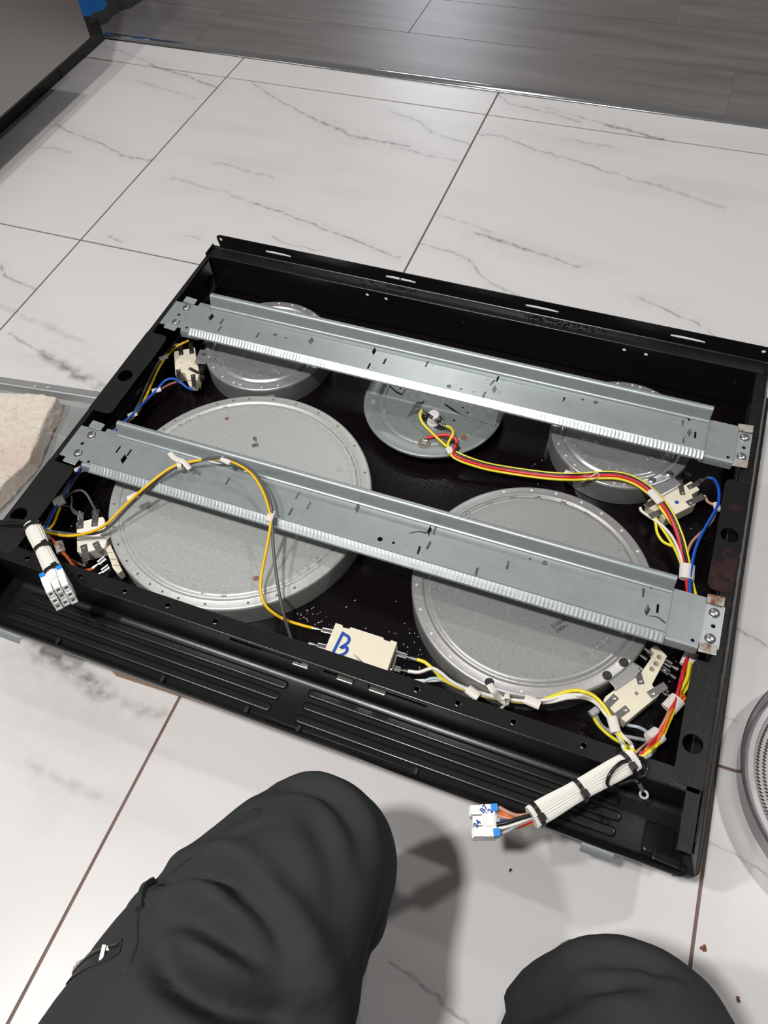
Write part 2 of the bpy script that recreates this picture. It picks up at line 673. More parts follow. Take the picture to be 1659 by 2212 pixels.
ab = vm('SUBTRACT', gi.outputs['B'], gi.outputs['A'])
ap = vm('SUBTRACT', gi.outputs['P'], gi.outputs['A'])
tt = sm('DIVIDE', vm('DOT_PRODUCT', ap, ab), vm('DOT_PRODUCT', ab, ab), clamp=True)
dd = vm('LENGTH', vm('SUBTRACT', ap, vm('SCALE', ab, tt)))
q = sm('DIVIDE', dd, gi.outputs['Width'])
core = sm('MULTIPLY', sm('SUBTRACT', 1.0, q, clamp=True), gi.outputs['Strength'])
halo = sm('MULTIPLY', sm('MULTIPLY', sm('SUBTRACT', 1.0, sm('DIVIDE', q, 7.0), clamp=True), gi.outputs['Strength']), 0.16)
fac = sm('MAXIMUM', gi.outputs['Prev'], sm('MAXIMUM', core, halo))
g.links.new(fac, go.inputs['Fac'])
g.links.new(vm('ADD', gi.outputs['P'], sm('MULTIPLY', fac, 1e-7)), go.inputs['P'])

VEINS = [
    (.75, 4, [(-692.7, 994.4), (-607.5, 942.9), (-486.6, 886.5)]), (1.0, 7, [(-486.6, 886.5), (-402.1, 855.6), (-330.8, 852.3), (-278.9, 844.2)]), (.6, 5, [(-326.8, 841.4), (-226.0, 830.2), (-166.8, 822.0)]),
    (.7, 4, [(-360.1, 960.6), (-286.9, 939.8), (-251.7, 908.4), (-162.1, 884.5)]),
    (.8, 4, [(-155.1, 925.7), (-103.7, 929.3), (-31.0, 900.2), (54.3, 883.0), (110.4, 866.9)]), (.5, 8, [(110.4, 866.9), (208.2, 845.2), (327.3, 811.7)]),
    (.6, 4, [(-159.0, 653.0), (-95.4, 645.6), (-48.4, 631.4)]), (1.0, 7, [(-70.1, 618.2), (-17.3, 610.4), (36.1, 595.5)]), (.6, 5, [(36.1, 595.5), (119.6, 581.5)]),
    (.7, 4, [(-160.5, 564.8), (-98.0, 556.3), (-65.6, 546.2), (-10.5, 496.8), (79.9, 466.4)]),
    (.45, 8, [(-690.8, 620.0), (-571.7, 606.1), (-495.0, 589.7)]), (.9, 4, [(-495.0, 589.7), (-422.6, 577.7), (-348.2, 556.0), (-298.4, 545.2), (-240.1, 532.1), (-181.1, 517.5)]),
    (.8, 4, [(-1032.7, 729.4), (-963.9, 703.8), (-906.8, 694.2), (-863.3, 677.8), (-803.4, 659.9), (-758.3, 665.5)]), (.7, 4, [(-1020.3, 642.0), (-977.8, 646.6), (-937.6, 645.4)]),
    (.6, 4, [(-1133.3, 1063.2), (-1054.2, 1044.1), (-982.6, 1017.6)]), (.9, 6, [(-965.3, 1008.9), (-894.5, 990.4), (-855.2, 983.6), (-757.9, 953.2)]), (.4, 8, [(-947.0, 935.0), (-775.5, 898.9)]),
    (.7, 4, [(233.0, 529.9), (276.5, 511.7), (321.4, 499.4), (367.7, 466.5)]),
    (.7, 5, [(-738.0, 146.4), (-659.3, 125.1)]), (1.0, 14, [(-659.3, 125.1), (-615.8, 113.3), (-567.5, 99.3), (-516.5, 86.0)]),
    (.8, 5, [(-861.6, 292.2), (-832.8, 272.9), (-760.4, 253.3)]), (.4, 10, [(-797.0, 202.4), (-728.9, 186.7), (-608.7, 171.0)]),
    (.8, 16, [(-385.9, -315.1), (-351.5, -330.0)]), (1.0, 18, [(-351.5, -330.0), (-306.8, -336.2), (-249.9, -348.1)]), (.5, 12, [(-249.9, -348.1), (-198.2, -354.6), (-166.6, -349.7)]),
    (.8, 3, [(167.0, -498.2), (192.3, -502.4), (213.3, -509.1), (253.6, -520.9)]),
    (.7, 3, [(443.9, -283.6), (460.3, -285.4), (483.8, -292.2), (501.7, -296.9)]), (.8, 3, [(442.8, -28.5), (458.0, -31.8), (479.1, -37.4)]), (.5, 3, [(438.8, -141.2), (455.2, -144.1)]),
    (.8, 4, [(-156.1, 1078.3), (-126.6, 1050.2), (-47.0, 1043.5), (24.1, 1022.9)]), (1.0, 7, [(79.6, 1023.7), (126.9, 1015.6), (191.8, 1002.5)]), (.5, 5, [(-50.4, 1057.3), (79.0, 1027.0)]),
    (.6, 5, [(15.9, 954.8), (75.9, 951.0), (111.9, 950.8)]), (.7, 5, [(-714.5, 424.6), (-683.2, 416.9)]), (.6, 4, [(-580.5, 463.5), (-547.7, 464.6)]),
    (.6, 4, [(-418.8, 507.5), (-367.5, 495.0), (-322.5, 494.7)]), (.45, 7, [(-625.4, 692.1), (-559.9, 684.0), (-497.4, 678.8)]),
    (.4, 12, [(-433.9, -302.4), (-342.6, -312.5)]), (.35, 10, [(-287.8, -452.0), (-192.2, -456.7)]),
]


def tile_material(x0, x1, y0, y1):
    m = bpy.data.materials.new('marble_tile')
    nt, N, Lk, B = nodes_of(m)
    geo = N.new('ShaderNodeNewGeometry')
    n1 = N.new('ShaderNodeTexNoise')
    n1.inputs['Scale'].default_value = 26
    n1.inputs['Detail'].default_value = 5
    n1.inputs['Roughness'].default_value = 0.65
    Lk.new(geo.outputs['Position'], n1.inputs['Vector'])
    s1 = N.new('ShaderNodeVectorMath')
    s1.operation = 'SUBTRACT'
    s1.inputs[1].default_value = (0.5, 0.5, 0.5)
    Lk.new(n1.outputs['Color'], s1.inputs[0])
    s2 = N.new('ShaderNodeVectorMath')
    s2.operation = 'SCALE'
    s2.inputs['Scale'].default_value = 0.024
    Lk.new(s1.outputs[0], s2.inputs[0])
    s3 = N.new('ShaderNodeVectorMath')
    s3.operation = 'ADD'
    Lk.new(geo.outputs['Position'], s3.inputs[0])
    Lk.new(s2.outputs[0], s3.inputs[1])
    flat = N.new('ShaderNodeVectorMath')
    flat.operation = 'MULTIPLY'
    flat.inputs[1].default_value = (1, 1, 0)
    Lk.new(s3.outputs[0], flat.inputs[0])
    prev = None
    pos = flat.outputs[0]
    for st, w, pl in VEINS:
        for a, b in zip(pl[:-1], pl[1:]):
            if max(a[0], b[0]) < x0 - 90 or min(a[0], b[0]) > x1 + 90 or max(a[1], b[1]) < y0 - 90 or min(a[1], b[1]) > y1 + 90:
                continue
            gn = N.new('ShaderNodeGroup')
            gn.node_tree = g
            Lk.new(pos, gn.inputs['P'])
            gn.inputs['A'].default_value = (a[0] * MM, a[1] * MM, 0)
            gn.inputs['B'].default_value = (b[0] * MM, b[1] * MM, 0)
            gn.inputs['Width'].default_value = w * MM
            gn.inputs['Strength'].default_value = st
            if prev:
                Lk.new(prev, gn.inputs['Prev'])
            prev = gn.outputs['Fac']
            pos = gn.outputs['P']
    # break the veins up along their length
    n2 = N.new('ShaderNodeTexNoise')
    n2.inputs['Scale'].default_value = 60
    n2.inputs['Detail'].default_value = 4
    Lk.new(geo.outputs['Position'], n2.inputs['Vector'])
    r2 = N.new('ShaderNodeMapRange')
    r2.inputs['From Min'].default_value = 0.30
    r2.inputs['From Max'].default_value = 0.60
    r2.inputs['To Min'].default_value = 0.15
    r2.inputs['To Max'].default_value = 1.0
    Lk.new(n2.outputs['Fac'], r2.inputs['Value'])
    vf = N.new('ShaderNodeMath')
    vf.operation = 'MULTIPLY'
    if prev:
        Lk.new(prev, vf.inputs[0])
    else:
        vf.inputs[0].default_value = 0.0
    Lk.new(r2.outputs[0], vf.inputs[1])
    # faint clouds drawn out along the vein direction
    mp = N.new('ShaderNodeMapping')
    mp.inputs['Rotation'].default_value = (0, 0, math.radians(14))
    mp.inputs['Scale'].default_value = (1.2, 6.0, 1)
    Lk.new(geo.outputs['Position'], mp.inputs[0])
    n3 = N.new('ShaderNodeTexNoise')
    n3.inputs['Scale'].default_value = 1.6
    n3.inputs['Detail'].default_value = 4
    Lk.new(mp.outputs[0], n3.inputs['Vector'])
    r3 = N.new('ShaderNodeMapRange')
    r3.inputs['From Min'].default_value = 0.52
    r3.inputs['From Max'].default_value = 0.80
    r3.inputs['To Max'].default_value = 0.18
    Lk.new(n3.outputs['Fac'], r3.inputs['Value'])
    tot = N.new('ShaderNodeMath')
    tot.operation = 'ADD'
    tot.use_clamp = True
    Lk.new(vf.outputs[0], tot.inputs[0])
    Lk.new(r3.outputs[0], tot.inputs[1])
    mx = N.new('ShaderNodeMix')
    mx.data_type = 'RGBA'
    mx.inputs['A'].default_value = (0.65, 0.63, 0.622, 1)
    mx.inputs['B'].default_value = (0.225, 0.215, 0.21, 1)
    Lk.new(tot.outputs[0], mx.inputs['Factor'])
    Lk.new(mx.outputs['Result'], B.inputs['Base Color'])
    B.inputs['Roughness'].default_value = 0.30
    B.inputs['Specular IOR Level'].default_value = 0.4
    return m


# grey wood plank print; every plank shifted by its own random number
m = bpy.data.materials.new('wood_plank')
nt, N, Lk, B = nodes_of(m)
tc = N.new('ShaderNodeTexCoord')
oi = N.new('ShaderNodeObjectInfo')
ml = N.new('ShaderNodeMath')
ml.operation = 'MULTIPLY'
ml.inputs[1].default_value = 40
Lk.new(oi.outputs['Random'], ml.inputs[0])
ad = N.new('ShaderNodeVectorMath')
ad.operation = 'ADD'
Lk.new(tc.outputs['Object'], ad.inputs[0])
Lk.new(ml.outputs[0], ad.inputs[1])
mp = N.new('ShaderNodeMapping')
mp.inputs['Scale'].default_value = (0.9, 9, 1)
Lk.new(ad.outputs[0], mp.inputs[0])
n1 = N.new('ShaderNodeTexNoise')
n1.inputs['Scale'].default_value = 2.6
n1.inputs['Detail'].default_value = 6
n1.inputs['Roughness'].default_value = 0.6
n1.inputs['Distortion'].default_value = 0.4
Lk.new(mp.outputs[0], n1.inputs['Vector'])
cr = N.new('ShaderNodeValToRGB')
cr.color_ramp.elements[0].position = 0.30
cr.color_ramp.elements[0].color = (0.115, 0.099, 0.094, 1)
cr.color_ramp.elements[1].position = 0.70
cr.color_ramp.elements[1].color = (0.185, 0.168, 0.162, 1)
Lk.new(n1.outputs['Fac'], cr.inputs[0])
Lk.new(cr.outputs[0], B.inputs['Base Color'])
B.inputs['Roughness'].default_value = 0.34
B.inputs['Specular IOR Level'].default_value = 0.45
M['wood_plank'] = m

# ================================================================== the room's floor
floor = thing('floor', (0, 0, -12), None, None, local=False, kind='structure')
floor['label'] = 'white marble-look tile floor with brown grout lines'
MB().box(-2600, 2300, -2000, 1092, -12, -1.6).part('grout_bed', 'grout', floor, label='brown grout between the white tiles')
JX = [-2560, -1960, -1360, -760, -160, 440, 1040, 1640, 2240]
JY = [-2000, -1400, -800, -200, 400, 1000, 1090]
_tm = {}
for i in range(len(JX) - 1):
    for j in range(len(JY) - 1):
        w, h = JX[i + 1] - JX[i], JY[j + 1] - JY[j]
        gp = 1.7
        if (w, h) not in _tm:
            _tm[w, h] = MB().box(gp, w - gp, gp, h - (gp if h > 200 else 0), -8, 0).mesh('tile', (0, 0, 0), bevel=0.7)
            _tm[w, h].materials.append(None)
        o = bpy.data.objects.new('tile', _tm[w, h])
        COL.objects.link(o)
        o.parent = floor
        o.location = (JX[i] * MM, JY[j] * MM, 12 * MM)
        o.material_slots[0].link = 'OBJECT'
        o.material_slots[0].material = tile_material(JX[i], JX[i + 1], JY[j], JY[j + 1])

trim = MB()
trim.ribbon([(1090, 0.6), (1092, 2.4), (1096, 4.2), (1103, 5.4), (1110, 4.6), (1115, 2.8), (1118, 0.8)], -2600, 2300, 0.8)
o = bpy.data.objects.new('trim_1', trim.mesh('trim_1', smooth=True, angle=60))
o.data.materials.append(M['chrome'])
COL.objects.link(o)
tag(o, 'polished metal transition strip between tile and wood floor', kind='structure')
BASE[o.name] = (0, 0, 0)
MB().ribbon([(1088.6, 0.4), (1089.4, 2.0), (1091, 3.6), (1093.4, 4.2)], -2600, 2300, 0.8).part('strip_edge', 'chrome', o, smooth=True, angle=60)

wood = thing('floor', (0, 1118, -12), None, None, local=False, kind='structure')
wood['label'] = 'grey-brown wood plank floor beyond the metal strip'
MB().box(-2600, 2300, 1119, 3600, -12, -1.0).part('underlay', 'underlay_foam', wood)
ROWS = [(1116, 1293, [-908, 298]), (1293, 1470, [-432, 774]), (1470, 1647, [-1060, 146]), (1647, 1824, [-650, 556]), (1824, 2001, [-200, 1006]), (2001, 2178, [-900, 300])]
ROWS += [(2178 + 177 * k, 2355 + 177 * k, [-1000 + (k * 470) % 1100, 206 + (k * 470) % 1100]) for k in range(8)]
for r, (y0, y1, xs) in enumerate(ROWS):
    ends = [-2600] + [x for x in (xs[0] - 1206, xs[0], xs[1], xs[1] + 1206) if -2550 < x < 2250] + [2300]
    for a, b in zip(ends[:-1], ends[1:]):
        mb = MB().box(a + .5, b - .5, y0 + .5, y1 - .5, -8, 0)
        o = bpy.data.objects.new('plank', mb.mesh('plank', ((a + b) / 2, (y0 + y1) / 2, -8), bevel=0.6))
        o.data.materials.append(M['wood_plank'])
        COL.objects.link(o)
        o.parent = wood
        o.location = ((a + b) / 2 * MM, ((y0 + y1) / 2 - 1118) * MM, 4 * MM)

# ================================================================== stainless appliance in the far corner
ap = thing('dishwasher', (-1130, 300, 0), 'stainless steel appliance front with black toe kick by the metal strip', 'appliance', local=False)
MB().prism(rrect(-1600, -1012, -300, 905, 6), 100, 850).part('door', 'stainless', ap, bevel=2)
MB().box(-1590, -1020, -290, 897, 92, 100).part('door_underside', 'black_plastic', ap)
MB().box(-1580, -1128, -290, 900, 0, 93).box(-1580, -1128, 898, 1086, 0, 48).part('toe_kick', 'black_plastic', ap, label='black recessed toe kick')

# crumpled bag standing on the wood floor behind the appliance
bag = MB()
nu, nv = 40, 22
A0 = Vector((*(-1183.7, 1133.9, 0.0)[:2], 0))
A1 = Vector((*(-1141.0, 1311.3, 0.0)[:2], 0))
dv = (A1 - A0)
nrm = Vector((dv.y, -dv.x, 0)).normalized()
vs = []
for j in range(nv + 1):
    for i in range(nu + 1):
        u = -0.25 + 1.9 * i / nu
        v = j / nv
        p = A0 + dv * u
        lift = 210 * v
        back = -nrm * (18 * math.sin(v * 2.2) + 60 * v * v)
        wob = noise.noise(Vector((u * 5, v * 3, 1.3))) * 16 + noise.noise(Vector((u * 14, v * 6, 4))) * 5
        p = p + back + nrm * wob
        vs.append((p.x, p.y, max(0.5, lift + noise.noise(Vector((u * 6, v * 4, 9))) * 6 * v)))
vs2 = [(p[0] - nrm.x * 90, p[1] - nrm.y * 90, p[2]) for p in vs]
fs = []
W_ = nu + 1
for j in range(nv):
    for i in range(nu):
        fs.append((j * W_ + i, j * W_ + i + 1, (j + 1) * W_ + i + 1, (j + 1) * W_ + i))
n0 = len(vs)
fs += [tuple(n0 + k for k in reversed(f)) for f in fs]
for i in range(nu):
    fs.append((nv * W_ + i, nv * W_ + i + 1, n0 + nv * W_ + i + 1, n0 + nv * W_ + i))
    fs.append((i + 1, i, n0 + i, n0 + i + 1))
for j in range(nv):
    fs.append((j * W_, (j + 1) * W_, n0 + (j + 1) * W_, n0 + j * W_))
    fs.append((j * W_ + nu, n0 + j * W_ + nu, n0 + (j + 1) * W_ + nu, (j + 1) * W_ + nu))
bag.add(vs + vs2, fs)
o = bpy.data.objects.new('plastic_bag', bag.mesh('plastic_bag', (A0.x, A0.y, 0), smooth=True, angle=70))
o.data.materials.append(M['bag_film'])
COL.objects.link(o)
o.location = (A0.x * MM, A0.y * MM, 0)
tag(o, 'dark plastic bag printed with blue discs behind the steel appliance', 'bag')

# ================================================================== cardboard box below the cooktop
bx = thing('cardboard_box', (0, -60, 0), 'flat tan cardboard box lying under the upturned cooktop', 'box', local=False)
ang = math.radians(1.65)
ca, sa = math.cos(ang), math.sin(ang)


def bxf(x, y, z):
    return (-247 + ca * x - sa * y, -326 + sa * x + ca * y, z)


MB().prism([(0, 0), (520, 0), (520, 470), (0, 470)], 0, 83.8, f=bxf).part('carton', 'cardboard', bx, bevel=1.5)
MB().prism([(6, 150), (514, 150), (514, 156), (6, 156)], 83.0, 83.9, f=bxf).part('flap_seam', 'cardboard', bx)

# ================================================================== cooktop body
ck = thing('cooktop', (5, -40, 84), 'upturned black electric cooktop with its wiring side open, on cardboard', 'cooktop')
MB().prism(rrect(-404, 414, -335, 268, 8), 84, 90).part('glass_panel', 'ceramic_glass', ck, bevel=1, label='black ceramic glass with fine dots, seen from below')
MB().prism(rrect(-410, 420, -344, 276, 9), 84.2, 96, holes=[rrect(-385, 395, -268, 262, 4)]).part('base_trim', 'trim_black', ck, bevel=1.5)
# bead of black sealant where the frame meets the glass
MB().tube([(-384, 259, 92), (394, 259, 92)], 3.2, 8, 1).part('sealant_bead', 'black_plastic', ck, smooth=True)
MB().tube([(-384, -268, 95), (394, -268, 95)], 2.0, 8, 1).part('sealant_bead', 'black_plastic', ck, smooth=True)


def swp(x, y, z):
    return (z, x, y)


# side walls: slanting sheet steel, right one crusted along its top
for sx, xt, xb in ((-1, -390, -406), (1, 400, 417)):
    mb = MB()
    t = 1.4 * sx
    y0, y1 = -342, 276
    mb.add([(xb, y0, 94), (xt, y0, 150), (xt, y1, 150), (xb, y1, 94), (xb - t, y0, 94), (xt - t, y0, 150), (xt - t, y1, 150), (xb - t, y1, 94)],
           [(0, 1, 2, 3), (7, 6, 5, 4), (0, 4, 5, 1), (1, 5, 6, 2), (2, 6, 7, 3), (3, 7, 4, 0)])
    mb.part('side_wall', 'trim_black', ck)


def flange(sx, v0, v1, xo, xi, holes, m, r=7, lab=None, z=149):
    """flat top flange of a side, from its outer edge xo to its rounded inner edge xi"""
    a, b = min(xo, xi), max(xo, xi)
    n = 5
    out = []
    if sx < 0:
        out = [(xo, v0), (xi - r, v0)] + [(xi - r + r * math.sin(math.radians(k * 18)), v0 + r - r * math.cos(math.radians(k * 18))) for k in range(1, n + 1)]
        out += [(xi - r + r * math.cos(math.radians(k * 18)), v1 - r + r * math.sin(math.radians(k * 18))) for k in range(0, n + 1)] + [(xo, v1)]
    else:
        out = [(xo, v1), (xi + r, v1)] + [(xi + r - r * math.sin(math.radians(k * 18)), v1 - r + r * math.cos(math.radians(k * 18))) for k in range(1, n + 1)]
        out += [(xi + r - r * math.cos(math.radians(k * 18)), v0 + r - r * math.sin(math.radians(k * 18))) for k in range(0, n + 1)] + [(xo, v0)]
    MB().prism(out, z, z + 1.4, holes=holes).part('side_flange', m, ck, label=lab)


flange(-1, -64, 84, -390.5, -358, [circ(-376, 1, 10)], 'trim_black')
flange(-1, -282, -151, -390.5, -352, [circ(-377, -233, 10)], 'trim_black')
flange(1, -74, 76, 401, 374, [circ(387.5, -1, 9.5)], 'enamel_spill', lab='black flange stained by a dried dark red spill')
flange(1, -284, -158, 401, 373, [circ(385, -244, 9.5)], 'enamel_crusted', lab='black flange with rough crusted edge')
# low shelf strips the crossbars are screwed to
for v0, v1 in ((84, 268), (-151, -64)):
    MB().box(-390, -384, v0, v1, 146, 149.6).part('side_flange', 'trim_black', ck)
for v0, v1 in ((76, 268), (-158, -74)):
    MB().box(388, 401, v0, v1, 146, 149.6).part('side_flange', 'enamel_crusted', ck)
MB().box(386, 401, -340, -284, 146, 150).part('side_flange', 'enamel_crusted', ck)
MB().box(-390, -366, -342, -282, 146, 150).part('side_flange', 'trim_black', ck)
# crusted ridge along the right rim
mb = MB()
pts = [(400.5 + noise.noise(Vector((v * .05, 2, 0))) * 0.8, v, 150 + noise.noise(Vector((v * .06, 7, 0))) * 0.8) for v in range(-330, 262, 6)]
mb.tube(pts, 1.7, 6, 1, rf=lambda t: 0.75 + 0.5 * noise.noise(Vector((t * 120, 0, 3))))
mb.part('crusted_rim', 'enamel_crusted', ck, smooth=True, label='rim coated in dried brown residue')

# back: inner wall, ledge, upright slotted flange
mb = MB()
holes = [circ(u, 146 - 0, 2.4, 12) for u in (-134, -106, 226, 254)]
mb.prism([(-388, 92), (398, 92), (398, 150), (-388, 150)], 254, 255.4, holes=[circ(u, 141, 2.5, 12) for u in (-134.5, -106, 226, 254)] + [circ(u, 128, 2.0, 10) for u in (-355, 8, 369)], f=lambda x, y, z: (x, z, y))
mb.part('back_wall', 'enamel', ck)
for u in (-355, 8, 369):
    MB().prism(circ(u, 128, 2.2, 10), 252.6, 254.4, f=lambda x, y, z: (x, z, y)).part('rivet', 'dark_steel', ck)
MB().ribbon([(254, 147.5), (254.4, 149.6), (256, 150.6), (272, 150.2), (275, 151), (276, 153)], -390, 400, 1.4).part('back_ledge', 'enamel', ck, smooth=True, angle=50)
sl = []
for a, b in ((-300, -259.5), (-113, -69), (87, 131.5), (277, 319.5)):
    sl.append([(a, 160.5), (b, 160.5), (b, 163.5), (b - 10, 164.5), (a + 12, 165), (a, 164)])
mb = MB()
out = [(-376, 152), (400, 152), (400, 171), (397, 174), (-372, 174), (-378, 172), (-379, 168)]
mb.prism(out, 275, 276.4, holes=sl + [circ(-372.5, 167, 2.6, 12), circ(389, 166.5, 2.6, 12)], f=lambda x, y, z: (x, z, y))
mb.part('back_flange', 'enamel', ck, label='upright black flange with four long slots')
# torn residue in the slots and on the ledge
mb = MB()
for a, b in ((-300, -259.5), (-113, -69), (87, 131.5), (277, 319.5)):
    for k in range(14):
        u = a + (b - a) * random.random()
        mb.obox((u, 274.6, 160.2 - random.random() * 1.5), 2 + 5 * random.random(), 0.8, 0.7 + random.random(), (1, 0.1, random.uniform(-.3, .3)))
for k in range(90):
    u = 95 + 105 * random.random()
    mb.obox((u, 260 + 12 * random.random(), 151), 1 + 3 * random.random(), 0.9, 0.8, (1, random.uniform(-1, 1), 0))
for k in range(26):
    u = -150 + 80 * random.random()
    mb.obox((u, 260 + 12 * random.random(), 151), 1 + 4 * random.random(), 0.6, 0.5, (1, random.uniform(-1, 1), 0))
mb.part('adhesive_residue', 'enamel_crusted', ck, kind='stuff', label='flakes of old adhesive on the back ledge')
# short end gussets at the back corners
for u in (-389, 398):
    MB().box(u, u + 1.4, 252, 276, 148, 156).part('corner_gusset', 'enamel', ck)

# front: ridge, wall, ribbed panel, lip
RH = [circ(u, -279, 2.6, 12) for u in (-332, -262, -205, -152, -95, 128, 170, 225, 292)]
SLOTS = [[(-75, -287), (-75, -281.5), (-40, -281.5), (-38, -284), (20, -284), (20, -287)], [(104, -287), (104, -283), (112, -281), (150, -281), (150, -287)]]
MB().prism([(-388, -288.5), (398, -288.5), (398, -270), (-388, -270)], 148.6, 150, holes=RH).part('front_ridge', 'enamel', ck, bevel=0.5)
for h in RH:
    cx = sum(p[0] for p in h) / len(h)
    MB().lathe([(2.7, 149.9), (3.6, 150.3), (2.7, 150.6)], cx, -279, 14, False, False).part('pierced_collar', 'enamel', ck, smooth=True)
MB().prism([(-388, 90), (398, 90), (398, 149), (-388, 149)], -271.4, -270, f=lambda x, y, z: (x, z, y)).part('ridge_back_wall', 'enamel', ck)
win = [[(-74, 138), (-40, 138), (-38, 141), (8, 141), (8, 146), (-74, 146)], [(32, 138), (66, 138), (66, 146), (32, 146)], [(80, 137), (142, 137), (142, 144), (100, 144), (96, 146), (80, 146)]]
MB().prism([(-388, 101), (398, 101), (398, 149), (-388, 149)], -289.2, -287.8, holes=win, f=lambda x, y, z: (x, z, y)).part('ridge_front_wall', 'enamel', ck)
for u in (6, 55, 90):
    MB().box(u - 9, u + 9, -292, -284, 136.5, 139.5).part('spring_clip', 'terminal_plate', ck, bevel=1)
MB().ribbon([(-285, 112), (-287.5, 104), (-291, 101), (-296, 100), (-340, 100), (-343.5, 101), (-345, 104), (-346, 109), (-347.5, 110.5), (-349.5, 109), (-350, 104), (-348.5, 96)][::-1], -388, 402, 1.4).part('front_panel', 'enamel', ck, smooth=True, angle=50, label='glossy black ribbed front panel')
pan_ = [c for c in ck.children if c.name.startswith('front_panel')][0]


def stadium(x0, x1, y, r, n=8):
    return [(x1 - r + r * math.cos(math.radians(a)), y + r * math.sin(math.radians(a))) for a in np.linspace(-90, 90, n)] + \
           [(x0 + r + r * math.cos(math.radians(a)), y + r * math.sin(math.radians(a))) for a in np.linspace(90, 270, n)]


def ring_loft(mb, rings):
    n = len(rings[0])
    vs = [p for r in rings for p in r]
    fs = []
    for i in range(len(rings) - 1):
        for k in range(n):
            k2 = (k + 1) % n
            fs.append((i * n + k, i * n + k2, (i + 1) * n + k2, (i + 1) * n + k))
    fs.append(tuple((len(rings) - 1) * n + k for k in range(n)))
    return mb.add(vs, fs)


RIBS = [(-338, -8, -302.5), (-342, -11, -316.5), (-347, -14, -330.5), (14, 340, -301.5), (14, 344, -316), (13, 342, -331)]
for a, b, y in RIBS:
    mb = MB()
    ring_loft(mb, [[(*p, z) for p in stadium(a + d, b - d, y, 5.4 - d)] for d, z in ((0, 99.8), (0.9, 101.3), (2.0, 101.9), (3.2, 101.9))])
    mb.part('rib', 'enamel', pan_, smooth=True, angle=60)
mb = MB()
ring_loft(mb, [[(*p, z) for p in rrect(366 + d, 394 - d, -338 + d, -309 - d, 4 - d * .5)] for d, z in ((0, 99.8), (1.0, 101.0), (2.0, 101.2))])
mb.part('embossed_square', 'enamel', pan_, smooth=True, angle=60)
for u in (-270, -137, -37, 22, 148):
    MB().box(u - 2.2, u + 2.2, -347, -338, 100, 106).part('lip_hook', 'trim_black', pan_, bevel=1)
for u in (-332, 329):
    mb = MB()
    mb.ribbon([(-347, 98), (-350, 97), (-353.5, 95), (-355.5, 92.5)], u - 15, u + 15, 1.0)
    mb.part('clip_tab', 'galvanised', pan_, smooth=True, label='bare grey metal tab under the front edge')
# crusted end of the front lip at the right corner
mb = MB()
mb.obox((388, -340, 104), 26, 9, 6, (1, -.05, 0))
mb.obox((400, -344, 101), 12, 10, 8, (1, .3, 0))
mb.part('corner_fold', 'enamel_crusted', ck, bevel=2, label='folded corner caked with brown grime')

